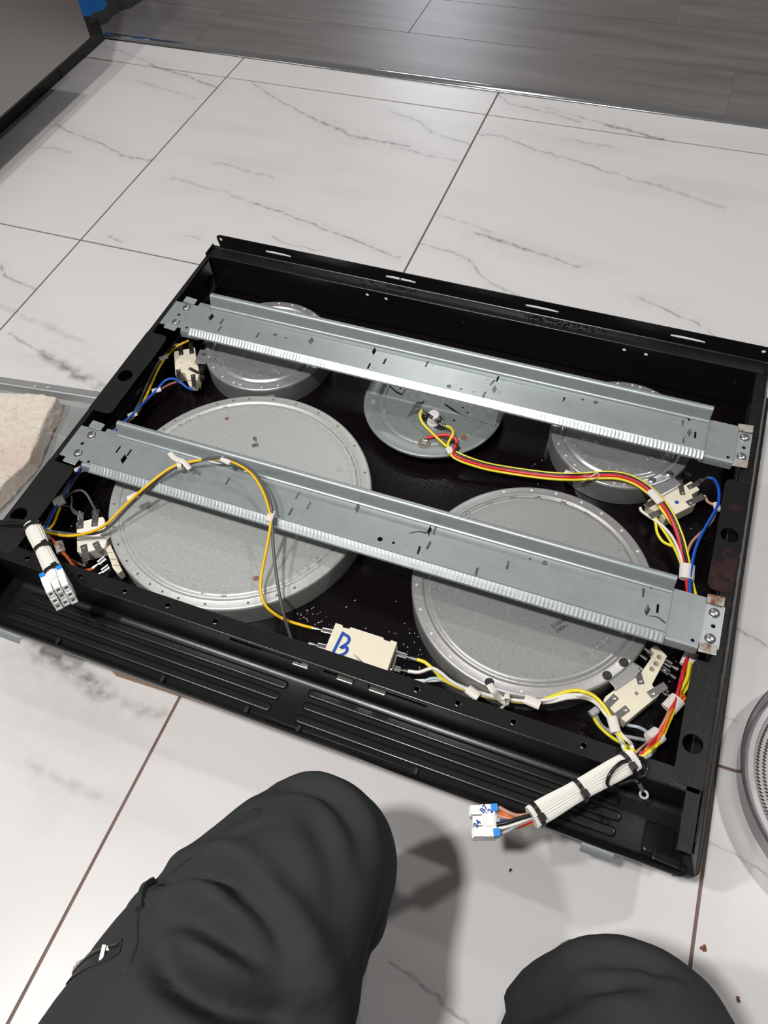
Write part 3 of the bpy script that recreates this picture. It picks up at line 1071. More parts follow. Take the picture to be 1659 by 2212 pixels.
# ------------------------------------------------------------------ crossbars
def crossbar(vf, vb, u0, u1, holes, rustyR, letters):
    nm = 'galvanised sheet crossbar with slots, screwed to both sides'
    prof = [(vf - 3.5, 166), (vf - 2.6, 168.5), (vf - .8, 168.3), (vf, 165), (vf, 161.5), (vf + 1.2, 160), (vf + 3, 159.6)]
    bar = MB()
    hs = [h for h in holes]
    bar.prism([(u0, vf + 2.5), (u1, vf + 2.5), (u1, vb - 4), (u0, vb - 4)], 158.4, 159.6, holes=hs)
    b = bar.part('crossbar', 'galvanised', ck, label=nm)
    # back flange: cove, upright, rolled top edge
    MB().ribbon([(vb - 4.2, 159.6), (vb - 2.2, 160.2), (vb - 0.8, 161.8), (vb, 164), (vb + .6, 169), (vb + .9, 171.6), (vb + 1.7, 173.9), (vb + 3.2, 175.6), (vb + 5.0, 176.2), (vb + 6.8, 175.6), (vb + 7.6, 173.5)][::-1], u0, u1 - 1, 1.2).part('back_flange', 'galvanised', b, smooth=True, angle=60)
    # front flange: low bright lip leaning outwards, its face knurled by the bending tool
    MB().ribbon([(vf + 2.8, 159.6), (vf + .8, 160.4), (vf - .6, 162.6), (vf - 1.4, 163)][::-1], u0 - 6, u1, 1.2).part('front_flange', 'galvanised', b, smooth=True, angle=60)
    lip = MB()
    n = int((u1 - u0 + 6) / 2.2)
    vs, fs = [], []
    for i in range(n + 1):
        u = u0 - 6 + (u1 - u0 + 6) * i / n
        d = 0.28 * (i % 2) * (0.6 + 0.6 * noise.noise(Vector((u * .08, vf, 0))))
        sec = [(vf - .9, 163.2), (vf - 1.3, 163.3), (vf - 5.2, 160.8 + d), (vf - 9.6, 158.0 + d), (vf - 10.6, 156.4), (vf - 10, 155.6), (vf - 8.6, 156.8), (vf - 1, 161.6)]
        vs += [(u, p[0], p[1]) for p in sec]
    k = 8
    for i in range(n):
        for j in range(k):
            j2 = (j + 1) % k
            fs.append((i * k + j, i * k + j2, (i + 1) * k + j2, (i + 1) * k + j))
    fs.append(tuple(range(k)))
    fs.append(tuple(n * k + j for j in range(k)))
    lip.add(vs, fs)
    lip.part('knurled_lip', 'galvanised', b, label='front lip with fine knurling')
    # end plates one step lower, their front edge bent down
    for sx in (-1, 1):
        if sx < 0:
            a0, a1, e0, e1 = u0 - 21, u0 + 6, -381, u0 - 20
        else:
            a0, a1, e0, e1 = u1 - 3, u1 + 33, u1 + 32, 394
        pl = MB()
        pl.prism([(a0, vf - 1), (a1, vf - 1), (a1, vb + 4), (a0, vb + 4)], 155.6, 157, holes=[circ(a0 + 6 if sx < 0 else a1 - 6, vf + 3.5, 2.0, 12)])
        pl.ribbon([(vf - 1, 157), (vf - 3.4, 156.2), (vf - 5, 153.5), (vf - 5.4, 147)][::-1], a0, a1 if sx < 0 else a1, 1.2)
        p = pl.part('end_plate', 'galvanised', b, smooth=True, angle=40)
        ear = MB()
        ear.prism([(e0, vf + 4), (e1, vf + 4), (e1, vb + 1), (e0, vb + 1)], 151.4, 152.8, holes=[circ((e0 + e1) / 2 + 2 * sx, (vf + vb) / 2 + 2, 2.3, 12)])
        ear.obox((e1 if sx < 0 else e0, (vf + vb) / 2 + 2, 154.2), 5, vb - vf - 3, 1.4, (sx * -.55 if sx > 0 else .55, 0, .84) if sx < 0 else (-.55, 0, .84))
        ear.part('mounting_ear', 'zinc_spotted' if (sx > 0) else 'galvanised', b)
        # folded corner tabs gripping the black flange
        for q, tab in ((vb + 5.5, 1), (vf + 0.5, -1)):
            mb = MB()
            x = (e0 + e1) / 2 + (1 if sx < 0 else 0)
            mb.obox((x, q, 154.6), 17, 11, 1.6, (1, 0, 0.12 * sx))
            mb.part('corner_tab', 'zinc_rusted' if (sx > 0 and rustyR) else 'galvanised', b, bevel=.6, label='rusted corner tab' if sx > 0 else None)
        for dv in (-15, 15):
            mb = MB()
            x = (e0 + e1) / 2 + (2 if sx < 0 else 1)
            mb.lathe([(5.6, 152.6), (5.6, 153.4), (5.0, 154.6), (3.6, 155.5), (1.6, 155.9)], x, (vf + vb) / 2 + 2 + dv, 20)
            s = mb.part('screw', 'steel', b, smooth=True, angle=50)
    for ch, x, y in letters:
        o = put_text('stamped_letter', ch, 5.2, (x, y, 159.55), -90 + random.uniform(-8, 8), 'galvanised', b, 0.25)
    return b


d1 = []
for kind, x, y, *r in [('d', -312.7, 128.1, 8.0, 15.0, 0.39), ('s', -294.2, 124.3, 90), ('s', -290.3, 111.3, 90), ('s', -235.4, 115.6, 90), ('c', -212.8, 122.8, 3.0), ('c', -196.9, 122.3, 1.7), ('d', -162.6, 126.9, 8.0, 15.0, 0.332), ('d', -76.4, 134.6, 6.0, 15.0, 0.301), ('s', -56.7, 121.5, 90), ('s', -73.0, 107.6, 90), ('c', -25.9, 146.4, 1.7), ('s', -3.7, 133.5, 90), ('c', 35.1, 105.4, 3.0), ('c', 50.7, 105.6, 1.7), ('s', 88.6, 136.2, 90), ('s', 84.4, 128.1, 75), ('d', 89.9, 117.5, 6.0, 15.0, 0.225), ('s', 80.5, 105.5, 90), ('s', 174.6, 126.6, 90), ('c', 196.0, 134.4, 1.9), ('c', 211.7, 134.8, 3.0), ('s', 319.0, 144.4, 125), ('s', 314.7, 133.9, 95), ('d', 324.4, 122.1, 6.0, 15.0, 0.121), ('s', 331.0, 120.6, 95), ('s', 320.1, 109.5, 85), ('c', -318.9, 146.7, 1.8)]: d1.append(diamond(x, y, *r) if kind == 'd' else slot(x, y, 10.5, 2.5, r[0]) if kind == 's' else circ(x, y, r[0], 14))
d2 = []
for kind, x, y, *r in [('s', -310.6, -115.9, 90), ('s', -295.0, -116.0, 90), ('d', -296.2, -126.8, 8.0, 15.0, 0.437), ('c', -322.6, -92.2, 1.8), ('c', -198.2, -117.3, 1.7), ('s', -161.4, -116.4, 90), ('s', -75.5, -109.0, 90), ('s', -57.7, -117.9, 90), ('s', -73.7, -132.0, 90), ('c', -26.6, -93.1, 1.7), ('d', -4.4, -103.2, 6.0, 15.0, 0.302), ('c', 34.4, -133.5, 3.0), ('c', 49.9, -133.2, 1.7), ('d', 82.1, -106.4, 6.0, 15.0, 0.263), ('s', 87.2, -104.0, 95), ('s', 87.1, -124.2, 85), ('s', 79.1, -133.1, 95), ('s', 145.4, -138.3, 95), ('s', 173.9, -120.1, 95), ('c', 194.0, -105.3, 1.7), ('c', 209.9, -105.2, 3.0), ('s', 317.1, -95.8, 125), ('s', 312.9, -107.0, 95), ('d', 320.1, -125.3, 6.0, 15.0, 0.139), ('s', 329.7, -120.3, 95)]: d2.append(diamond(x, y, *r) if kind == 'd' else slot(x, y, 10.5, 2.5, r[0]) if kind == 's' else circ(x, y, r[0], 14))
bar1 = crossbar(98, 148, -322, 344, d1, True, [('A', -319.1, 128.0), ('B', -285.1, 124.3), ('2', -283.7, 110.5), ('1', -226.6, 104.5), ('3', -171.1, 115.9), ('B', -85.3, 132.7), ('8', -48.2, 122.5), ('2', -65.0, 106.7), ('11', 4.1, 134.3), ('B', 76.9, 131.4), ('10', 95.1, 136.6), ('C', 66.7, 105.9), ('10', 96.6, 114.8), ('D', 182.5, 119.6), ('9', 299.4, 132.6), ('7', 329.7, 147.1), ('G', 315.5, 118.4), ('E', 312.2, 109.1)])
bar2 = crossbar(-146, -94, -322, 341, d2, True, [('A', -318.2, -115.4), ('B', -286.3, -115.3), ('3', -285.3, -129.9), ('4', -169.6, -117.0), ('B', -84.2, -109.1), ('12', -51.7, -117.2), ('8', -65.9, -132.7), ('2', 62.9, -105.2), ('10', 94.6, -104.1), ('G', 63.5, -132.3), ('5', 85.2, -135.5), ('C', 181.4, -119.9), ('9', 298.5, -107.5), ('7', 324.9, -103.3), ('0', 310.1, -121.5), ('E', 308.7, -129.2)])
# felt-pen strokes on the second bar
for pts in ([(61.5, -116.6, 160.0), (71.3, -110.7, 160.0), (80.2, -110.2, 160.0)], [(323.4, -131.3, 160.0), (331.0, -130.3, 160.0), (339.9, -134.3, 160.0)]):
    mb = MB()
    mb.tube(pts, 0.9, 6, 4, rf=lambda t: 0.35 + 0.65 * t * (1 if t < .9 else .6), flat=0.25)
    mb.part('pen_stroke', 'ink_black', bar2, label='black felt-pen stroke')

# ================================================================== radiant elements
def pan(cx, cy, R, zt, label, m, bead=True, zb=91):
    t = thing('radiant_element', (cx, cy, zb), label, 'heating element', 'radiant elements clamped in the cooktop')
    if bead:
        prof = [(R - 1, zb), (R - .6, zt - 4), (R - .8, zt - 2), (R - 1.8, zt - .6), (R - 3.5, zt - .2), (R - 10.5, zt), (R - 11.4, zt + .4),
                (R - 12.2, zt + .5), (R - 13.2, zt + .1), (R - 14.2, zt - 1.4), (R - 15.4, zt - 1.8), (R - 16.8, zt - 1.0), (R - 18.5, zt + .5),
                (R - 20.2, zt + 1.0), (R - 22, zt + .8), (R - 30, zt + .6), (R * .4, zt + .5), (R * .1, zt + .5)]
    else:
        prof = [(R - 18, zb), (R - 16, zt - 7), (R - 1, zt - 5), (R - .3, zt - 1.5), (R - 1.2, zt - .4), (R - 2.5, zt), (R * .80, zt + .1), (R * .785, zt - .6), (R * .77, zt + .2), (R * .70, zt + .6), (R * .69, zt + .1)]
    MB().lathe(prof, cx, cy, 112, cap_top=bead).part('pan', m, t, smooth=True, angle=50)
    return t


def dimples(t, cx, cy, R, zt, angs, m='dimple', r=1.55):
    mb = MB()
    for a in angs:
        x, y = cx + R * math.cos(math.radians(a)), cy + R * math.sin(math.radians(a))
        mb.lathe([(r, zt - .3), (r, zt + .25), (r * .6, zt + .3)], x, y, 10)
    mb.part('rim_dimples', m, t, kind='stuff', label='small pressed dots around the rim')


def numbers(t, cx, cy, z, items, size, m):
    for body, (x, y, _) in items:
        a = math.degrees(math.atan2(y - cy, x - cx))
        put_text('embossed_number', body, size, (x, y, z), a, m, t, 0.75)


def plate(mb, c, d, l, w, th=1.0):
    d = Vector(d).normalized()
    mb.obox(Vector(c) + Vector((0, 0, th / 2)), l, w, th, d)


def ceramic(t, outline, zt, th, m, name='terminal_block', bevel=1.0, holes=()):
    pts = [p[:2] for p in outline]
    return MB().prism(pts, zt - th, zt, holes=holes).part(name, m, t, bevel=bevel)


def terminal(block, a, b, w, m='terminal_plate', z=None, tab=True):
    """flat spade terminal riveted at a, its blade running out to b"""
    A, Bv = Vector(a), Vector(b)
    if z is not None:
        A.z = z
        Bv.z = z - .5
    d = (Bv - A)
    mb = MB()
    mb.obox((A + Bv) / 2 + Vector((0, 0, .5)), d.length + w, w, 1.0, d)
    p = mb.part('terminal', m, block, bevel=.2)
    rv = MB().lathe([(w * .28, A.z + .8), (w * .28, A.z + 1.6), (w * .12, A.z + 1.9)], A.x, A.y, 10)
    rv.part('rivet', 'steel', block, smooth=True)
    return p


def faston(parent, a, b, w=6.5):
    """crimped push-on connector from its mouth a to the wire end b"""
    A, Bv = Vector(a), Vector(b)
    d = (Bv - A).normalized()
    Ln = (Bv - A).length
    s = Vector((0, 0, 1)).cross(d).normalized()
    mb = MB()
    mb.obox(A + d * Ln * .27, Ln * .54, w, .9, d)
    for q in (-1, 1):
        mb.tube([A + s * (q * w * .36) + Vector((0, 0, 1.0)), A + d * Ln * .52 + s * (q * w * .36) + Vector((0, 0, 1.0))], w * .20, 8, 1)
    mb.tube([A + d * Ln * .5, A + d * Ln * .68], w * .18, 8, 1)
    mb.tube([A + d * Ln * .68, A + d * Ln * .82], w * .30, 8, 1)
    mb.tube([A + d * Ln * .82, Bv], w * .36, 8, 1)
    return mb.part('push_on_connector', 'steel', parent, smooth=True, angle=40)


# --- large element on the left
cx, cy, R, zt = -158.4, -106, 159, 125
eL = pan(cx, cy, R, zt, 'widest dull zinc radiant element with a yellow wire looping over it', 'pan_zinc')
dimples(eL, cx, cy, R - 7, zt, [5, 9, 12, 30, 47, 62, 75, 88, 100, 112, 120, 128, 150, 157, 186, 205, 218, 228, 238, 247, 255, 262, 270, 282, 300, 306, 312, 320], 'copper_dimple', 1.5)
numbers(eL, cx, cy, zt + .55, [(b, p) for b, p in zip(['12', '13', '14', '15', '18', '21', '24', '27', '30', '33', '34', '35', '37', '36', '48', '49', '50', '51', '57', '63', '65', '66', '69', '70', '72'], [(-283.5, -45.6, 125.0), (-278.8, -35.8, 125.0), (-271.9, -26.1, 125.0), (-263.6, -15.1, 125.0), (-236.8, 8.8, 125.0), (-203.2, 24.1, 125.0), (-169.2, 31.0, 125.0), (-133.3, 28.7, 125.0), (-98.9, 18.0, 125.0), (-68.4, -2.0, 125.0), (-55.9, -14.1, 125.0), (-48.3, -23.8, 125.0), (-41.3, -31.9, 125.0), (-58.6, -36.2, 125.0), (-33.1, -162.4, 125.0), (-39.9, -175.6, 125.0), (-47.2, -184.5, 125.0), (-52.9, -193.4, 125.0), (-80.8, -218.6, 125.0), (-113.1, -236.6, 125.0), (-123.3, -237.0, 125.0), (-135.4, -240.7, 125.0), (-149.7, -240.0, 125.0), (-164.2, -239.4, 125.0), (-186.2, -235.1, 125.0)])], 8.5, 'pan_zinc')
put_text('stamped_mark', 'B', 11, (-172.8, -33.7, 126.0), 121.6, 'ink_grey', eL, 0.05)
put_text('stamped_mark', 'cM', 6.5, (-177.6, -25.1, 126.0), 121.6, 'ink_grey', eL, 0.05)
for x, y, z in [(-87.4, -207.2, 126.0), (-227.6, -5.8, 126.0)]:
    MB().lathe([(3.6 if y < -150 else 2.8, 125.2), (3.4 if y < -150 else 2.6, 125.9)], x, y, 16).part('sight_hole', 'copper_dimple', eL)
lx, ly, _ = (-220.6, -146.5, 126.0)
mb = MB()
for r in (3.2, 6.4, 9.6):
    mb.tube([(lx + r * math.cos(math.radians(a)), ly + r * math.sin(math.radians(a)), 125.5) for a in range(-20, 290, 20)], .55, 6, 1)
mb.part('pressed_emblem', 'pan_zinc', eL, smooth=True, label='pressed emblem of nested rings')
bl = ceramic(eL, [(-330.4, -205.0, 117.0), (-323.3, -199.8, 117.0), (-316.7, -194.7, 117.0), (-304.6, -187.0, 117.0), (-300.2, -189.8, 117.0), (-288.8, -204.7, 117.0), (-283.0, -209.0, 117.0), (-278.4, -224.4, 117.0), (-286.4, -229.9, 117.0), (-294.0, -235.9, 117.0), (-301.3, -240.4, 117.0), (-306.9, -239.7, 117.0)], 117, 18, 'ceramic_white')
for a, b in (((-322.8, -208.1, 118.0), (-331.3, -194.0, 118.0)), ((-308.0, -199.5, 118.0), (-315.7, -184.4, 118.0)), ((-301.6, -232.4, 118.0), (-290.8, -244.1, 118.0)), ((-289.6, -224.3, 118.0), (-284.6, -227.9, 118.0))):
    terminal(bl, a, b, 7.5, z=117)
strip = ceramic(eL, [(-280.3, -222.4, 112.0), (-277.9, -216.2, 112.0), (-262.5, -228.4, 112.0), (-245.3, -242.3, 112.0), (-247.5, -247.6, 112.0), (-258.1, -242.8, 112.0), (-268.9, -232.6, 112.0)], 112, 14, 'ceramic', 'ceramic_strip', .4, [slot(p[0], p[1], 7, 1.0, 14) for p in [(-272.5, -225.8, 112.0), (-263.7, -232.8, 112.0), (-255.6, -238.6, 112.0)]])
mb = MB()
mb.obox(Vector((-281.8, -201.7, 122.0)), 12, 26, 1.6, (1, -.1, 0))
mb.part('mounting_clip', 'pan_zinc', eL, bevel=.6)
for p in [(-285.2, -191.8, 124.0), (-279.2, -201.5, 124.0)]:
    MB().lathe([(3.0, 122.5), (3.0, 124), (1.6, 124.6)], p[0], p[1], 12).part('clip_rivet', 'steel', eL, smooth=True)
faston(eL, (-275.3, -233.0, 108.0), (-283.6, -249.2, 106.0))
faston(eL, (-265.0, -241.4, 108.0), (-274.9, -256.2, 104.0))

# --- large element on the right
cx, cy, R, zt = 202, -113, 132, 125
eR = pan(cx, cy, R, zt, 'large smooth grey radiant element with numbers pressed around its edge', 'pan_alu')
dimples(eR, cx, cy, R - 6.5, zt, [8, 25, 38, 52, 66, 78, 92, 105, 120, 200, 214, 228, 243, 262, 280, 300, 184])
numbers(eR, cx, cy, zt + .55, [(b, p) for b, p in zip(['36', '39', '42', '45', '48', '51', '54', '57', '24', '21', '18', '15', '12', '9', '6', '3'], [(109.9, -47.5, 125.0), (129.5, -25.6, 125.0), (152.4, -10.1, 125.0), (179.3, -1.0, 125.0), (208.5, 0.5, 125.0), (236.9, -5.6, 125.0), (261.4, -18.7, 125.0), (282.3, -37.1, 125.0), (102.8, -154.8, 125.0), (117.1, -178.5, 125.0), (138.5, -198.1, 125.0), (163.5, -211.7, 125.0), (192.4, -217.4, 125.0), (220.9, -218.5, 125.0), (248.5, -208.7, 125.0), (273.1, -192.5, 125.0)])], 8.5, 'pan_alu')
put_text('pressed_name', 'E.G.O', 9.5, (285.8, -160.3, 126.0), 55.8, 'pan_alu', eR, 0.75)
mb = MB()
lx, ly, _ = (273.9, -178.2, 126.0)
mb.tube([(lx - 4, ly - 3, 125.7), (lx - 4, ly + 3, 125.7), (lx, ly + 4.5, 125.7), (lx + 4, ly + 3, 125.7), (lx + 4, ly - 3, 125.7)], .6, 6, 1)
mb.tube([(lx - 1.6, ly - 3, 125.7), (lx - 1.6, ly + 2, 125.7), (lx + 1.6, ly + 2, 125.7), (lx + 1.6, ly - 3, 125.7)], .6, 6, 1)
mb.part('pressed_emblem', 'pan_alu', eR, smooth=True, label='pressed house-shaped emblem')
put_text('printed_rating', '2100W', 6, (240.5, -150.8, 125.6), 50.6, 'ink_grey', eR, 0.03)
put_text('printed_rating', '240V~', 6, (245.0, -155.4, 125.6), 50.6, 'ink_grey', eR, 0.03)
bl = ceramic(eR, [(336.2, -143.0, 118.0), (339.2, -138.6, 118.0), (342.5, -139.0, 118.0), (353.7, -146.7, 118.0), (344.6, -182.5, 118.0), (346.3, -184.5, 118.0), (353.4, -190.8, 118.0), (327.9, -230.2, 118.0), (320.6, -227.3, 118.0), (314.5, -224.0, 118.0), (302.3, -216.1, 118.0), (303.4, -210.6, 118.0), (311.0, -199.7, 118.0), (322.2, -181.5, 118.0), (331.8, -173.3, 118.0), (340.7, -147.4, 118.0)], 118, 16, 'ceramic', holes=[circ(*p[:2], 2.6, 12) for p in [(346.4, -150.3, 118.0), (344.6, -158.6, 118.0), (341.7, -166.0, 118.0)]] + [circ(*(332.0, -196.9, 118.0)[:2], 2.0, 10)])
for a, b, w in (((332.8, -183.5, 118.0), (328.0, -173.0, 118.0), 6.5), ((311.7, -210.3, 118.0), (307.1, -219.1, 118.0), 7), ((324.3, -218.5, 118.0), (318.3, -227.1, 118.0), 7), ((346.3, -192.3, 118.0), (355.0, -181.9, 118.0), 8)):
    terminal(bl, a, b, w, z=118)
mb = MB()
c0 = Vector((314.3, -183.0, 122.0))
dd_ = Vector((319.7, -173.0, 122.0)) - Vector((301.0, -198.1, 122.0))
mb.obox(c0, 34, 16, 1.6, dd_)
mb.obox(c0 + Vector((5, -7, -5)), 30, 2, 11, dd_)
mb.part('mounting_clip', 'pan_alu', eR, bevel=.6)
for p in [(312.6, -172.2, 124.0), (299.8, -191.7, 124.0), (190.7, -238.2, 125.0)]:
    q = MB().lathe([(4.6, 122.5), (4.6, 126.2), (3.4, 127.2), (1.2, 127.2)], p[0], p[1], 16).part('screw', 'dark_steel', eR, smooth=True)
MB().lathe([(5, 123), (5, 124.2), (3, 124.8)], *(306.3, -182.4, 124.0)[:2], 16).part('clip_boss', 'pan_alu', eR, smooth=True)
for p in [(332.6, -144.5, 112.0), (329.9, -153.3, 112.0), (328.6, -166.3, 112.0)]:
    MB().obox(p, 12, 3, 6, (1, -.4, 0)).part('contact_bridge', 'steel', eR, bevel=.6)
faston(eR, (352.4, -149.8, 110.0), (367.5, -153.3, 108.0))
faston(eR, (351.0, -157.9, 110.0), (367.1, -162.7, 106.0))
faston(eR, (356.6, -182.9, 112.0), (365.8, -186.0, 110.0))

# --- small element at the back left
cx, cy, R, zt = -238, 137, 88.5, 124
eSL = pan(cx, cy, R, zt, 'small scuffed radiant element beside a cream terminal block with blue wire', 'pan_worn')
dimples(eSL, cx, cy, R - 6, zt, [40, 62, 76, 90, 104, 205, 216, 232, 248, 262, 269, 290, 305])
numbers(eSL, cx, cy, zt + .55, [(b, p) for b, p in zip(['72', '69', '66', '63', '60', '57', '56', '54', '51', '48'], [(-288.9, 103.8, 124.0), (-295.0, 93.4, 124.0), (-280.5, 82.2, 124.0), (-265.3, 76.1, 124.0), (-247.3, 73.8, 124.0), (-230.1, 75.7, 124.0), (-221.4, 77.6, 124.0), (-214.1, 82.7, 124.0), (-198.6, 92.2, 124.0), (-188.0, 106.5, 124.0)])], 8, 'pan_worn')
bl = ceramic(eSL, [(-362.4, 88.8, 117.0), (-337.5, 105.4, 117.0), (-328.2, 91.1, 117.0), (-309.3, 65.4, 117.0), (-303.1, 50.1, 117.0), (-317.6, 46.3, 117.0), (-326.6, 56.2, 117.0), (-332.2, 57.1, 117.0), (-337.1, 49.1, 117.0)], 117, 18, 'ceramic', holes=[circ(*(-342.0, 73.5, 117.0)[:2], 1.1, 10)])
ceramic(bl, [(-321.0, 49.3, 113.0), (-306.4, 54.1, 113.0), (-302.3, 42.7, 113.0), (-311.5, 39.7, 113.0)], 113, 10, 'ceramic', 'block_foot')
for a, b, w in (((-349.8, 87.9, 118.0), (-357.8, 99.7, 118.0), 6), ((-336.7, 95.0, 118.0), (-346.1, 109.3, 118.0), 6), ((-336.6, 56.5, 118.0), (-327.6, 43.0, 118.0), 6), ((-312.3, 54.3, 118.0), (-303.5, 40.9, 118.0), 6), ((-322.8, 65.6, 118.0), (-309.6, 62.5, 118.0), 4.5)):
    terminal(bl, a, b, w, z=117, m='dark_steel')
mb = MB()
mb.obox(Vector((-314.7, 88.4, 121.0)), 16, 26, 1.6, (1, .2, 0))
mb.part('mounting_clip', 'pan_worn', eSL, bevel=.6)
for p in [(-324.6, 112.7, 122.0), (-313.4, 90.5, 122.0)]:
    MB().lathe([(3.0, 121.5), (3.0, 123.4), (1.5, 124)], p[0], p[1], 12).part('clip_rivet', 'steel', eSL, smooth=True)
MB().obox(Vector((-313.3, 73.1, 112.0)), 12, 9, 8, (1, .2, 0)).part('thermostat_bridge', 'dark_steel', eSL, bevel=1)
MB().obox(Vector((-308.7, 61.1, 108.0)), 14, 7, 6, (1, .5, 0)).part('thermostat_bridge', 'dark_steel', eSL, bevel=1)
# spot-welded tab on the front wall of the pan
a = math.radians(-63)
MB().obox((cx + (R + .2) * math.cos(a), cy + (R + .2) * math.sin(a), 106), 12, 1, 12, (-math.sin(a), math.cos(a), 0)).part('pan_tab', 'pan_worn', eSL, bevel=.4)

# --- small element at the back right
cx, cy, R, zt = 251, 131, 87.2, 124
eSR = pan(cx, cy, R, zt, 'small scuffed radiant element half under the bar beside a block with a blue dot', 'pan_worn')
dimples(eSR, cx, cy, R - 6, zt, [45, 60, 73, 85, 92, 105, 180, 196, 212, 226, 238, 275, 283, 320])
numbers(eSR, cx, cy, zt + .55, [(b, p) for b, p in zip(['21', '20', '18', '17', '15', '12', '11', '10', '9', '6'], [(190.4, 105.1, 124.0), (201.2, 88.6, 124.0), (206.9, 83.6, 124.0), (215.9, 79.0, 124.0), (232.4, 72.5, 124.0), (248.4, 67.6, 124.0), (258.1, 68.7, 124.0), (266.1, 72.1, 124.0), (283.4, 79.4, 124.0), (308.7, 102.6, 124.0)])], 8, 'pan_worn')
put_text('pressed_name', 'E.G.O', 8, (293.9, 104.6, 124.6), 45.3, 'pan_worn', eSR, 0.75)
bl = ceramic(eSR, [(311.4, 57.6, 117.0), (327.1, 75.7, 117.0), (331.9, 75.9, 117.0), (336.2, 79.5, 117.0), (342.5, 87.4, 117.0), (353.9, 78.3, 117.0), (345.9, 67.8, 117.0), (352.8, 56.1, 117.0), (335.5, 36.5, 117.0), (323.0, 23.3, 117.0), (316.4, 28.6, 117.0), (301.8, 33.3, 117.0), (299.6, 43.0, 117.0), (305.0, 51.8, 117.0)], 117, 18, 'ceramic')
for a, b, w in (((335.3, 66.3, 118.0), (330.7, 81.8, 118.0), 6), ((342.5, 78.0, 118.0), (349.4, 85.3, 118.0), 6), ((346.0, 55.1, 118.0), (356.7, 67.2, 118.0), 7.5), ((308.6, 45.3, 118.0), (300.7, 35.7, 118.0), 7), ((319.4, 34.4, 118.0), (308.6, 23.9, 118.0), 7)):
    terminal(bl, a, b, w, z=117)
MB().lathe([(2.6, 116.9), (2.3, 117.4)], *(331.6, 51.1, 117.0)[:2], 12).part('blue_dot', 'ink_blue', bl, label='blue paint dot')
c0 = Vector((313.8, 66.6, 121.0))
dd_ = Vector((324.1, 83.7, 122.0)) - Vector((299.7, 54.0, 122.0))
mb = MB()
mb.obox(c0, 36, 17, 1.6, dd_)
mb.obox(c0 + Vector((4, -8, -6)), 34, 2, 12, dd_)
mb.part('mounting_clip', 'pan_worn', eSR, bevel=.6)
for p in [(298.9, 67.9, 124.0), (316.1, 83.8, 124.0)]:
    MB().lathe([(4.4, 122.5), (4.4, 125.0), (3.0, 126), (1.2, 126)], p[0], p[1], 16).part('screw', 'steel', eSR, smooth=True)
for p in [(328.4, 88.8, 112.0), (337.4, 100.7, 110.0)]:
    MB().obox(p, 13, 5, 6, (1, -.5, .1)).part('thermostat_bridge', 'dark_steel', eSR, bevel=.8)
faston(eSR, (349.7, 87.0, 116.0), (360.9, 101.8, 114.0), 5)
faston(eSR, (356.6, 68.7, 116.0), (361.2, 72.5, 114.0), 7)

# --- warming element in the middle
cx, cy, R, zt = 11.5, 117, 92.5, 112
eW = pan(cx, cy, R, zt, 'flat grey warming disc with a round white thermostat and red and yellow wires', 'pan_warm', bead=False, zb=92)
MB().prism(circ(cx, cy, R * .691, 112), zt - 1, zt + .12, holes=[circ(*(46.5, 94.2, 112.0)[:2], 1.7, 12)]).part('pan_face', 'pan_warm', eW)
tx, ty, _ = (22.7, 83.1, 112.0)
MB().lathe([(8.6, 112), (8.6, 114.6), (8.0, 115.2), (7.6, 115.2), (7.4, 126), (6.8, 127.6), (1, 127.8)], tx, ty, 28).part('thermostat', 'porcelain', eW, smooth=True, angle=45, label='white porcelain thermostat button')
d_ = Vector((34.2, 91.7, 113.0)) - Vector((11.4, 75.9, 113.0))
mb = MB()
mb.prism(stadium(-19, 19, 0, 6.5), 112.3, 113.6, holes=[circ(-14.5, 0, 2.2, 10), circ(14.5, 0, 2.2, 10)], f=lambda x, y, z: (tx + x * .93 - y * -.36, ty + x * -.36 + y * .93, z))
mb.part('thermostat_flange', 'dark_steel', eW)
th_ = [c for c in eW.children if c.name.startswith('thermostat')][0]
for a, b in (((21.2, 76.8, 128.0), (7.8, 83.0, 128.0)), ((29.7, 73.1, 128.0), (41.8, 68.2, 128.0))):
    terminal(eW, a, b, 4.5, m='dark_steel', z=128)
    faston(eW, (Vector(a) + Vector(b)) / 2 + Vector((0, 0, .6)), Vector(b) + (Vector(b) - Vector(a)).normalized() * 2, 5)
for p in [(23.0, 46.0, 112.0), (47.6, 54.9, 112.0)]:
    q = MB().lathe([(8.2, 111.8), (8.2, 112.5), (7.6, 112.8)], p[0], p[1], 24).part('mica_washer', mat('mica', (0.17, 0.15, 0.11), 0.5) if 'mica' not in M else 'mica', eW, smooth=True, label='brown mica washer')
    MB().box(p[0] - 3, p[0] + 3, p[1] - 3, p[1] + 3, 112.6, 113.6).part('spade_terminal', 'terminal_plate', q)
    MB().box(p[0] - 3.2, p[0] + 3.2, p[1] + 2, p[1] + 6.5, 113, 114.4).part('spade_terminal', 'steel', q)
MB().lathe([(4.6, 112), (4.4, 112.5)], *(66.8, 70.8, 112.0)[:2], 16).part('sight_hole', 'copper_dimple', eW)
mb = MB()
hb = [(-92.1, 120.9, 114.0), (-51.3, 125.2, 114.0), (-38.4, 117.0, 114.0), (-30.3, 116.2, 114.0), (-30.3, 126.7, 114.0), (96.2, 121.2, 114.0), (95.0, 110.8, 114.0), (56.1, 104.6, 114.0), (52.8, 111.1, 114.0), (26.5, 115.0, 114.0), (-35.5, 135.7, 114.0)]
mb.prism([p[:2] for p in [(-59.4, 129.4, 116.0), (-41.8, 117.5, 116.0), (-32.5, 115.3, 116.0), (-30.6, 131.6, 116.0)]], 113, 114, holes=[circ(*(-37.4, 123.4, 116.0)[:2], 1.5, 10)])
mb.part('hold_down_tab', 'pan_warm', eW)
mb = MB()
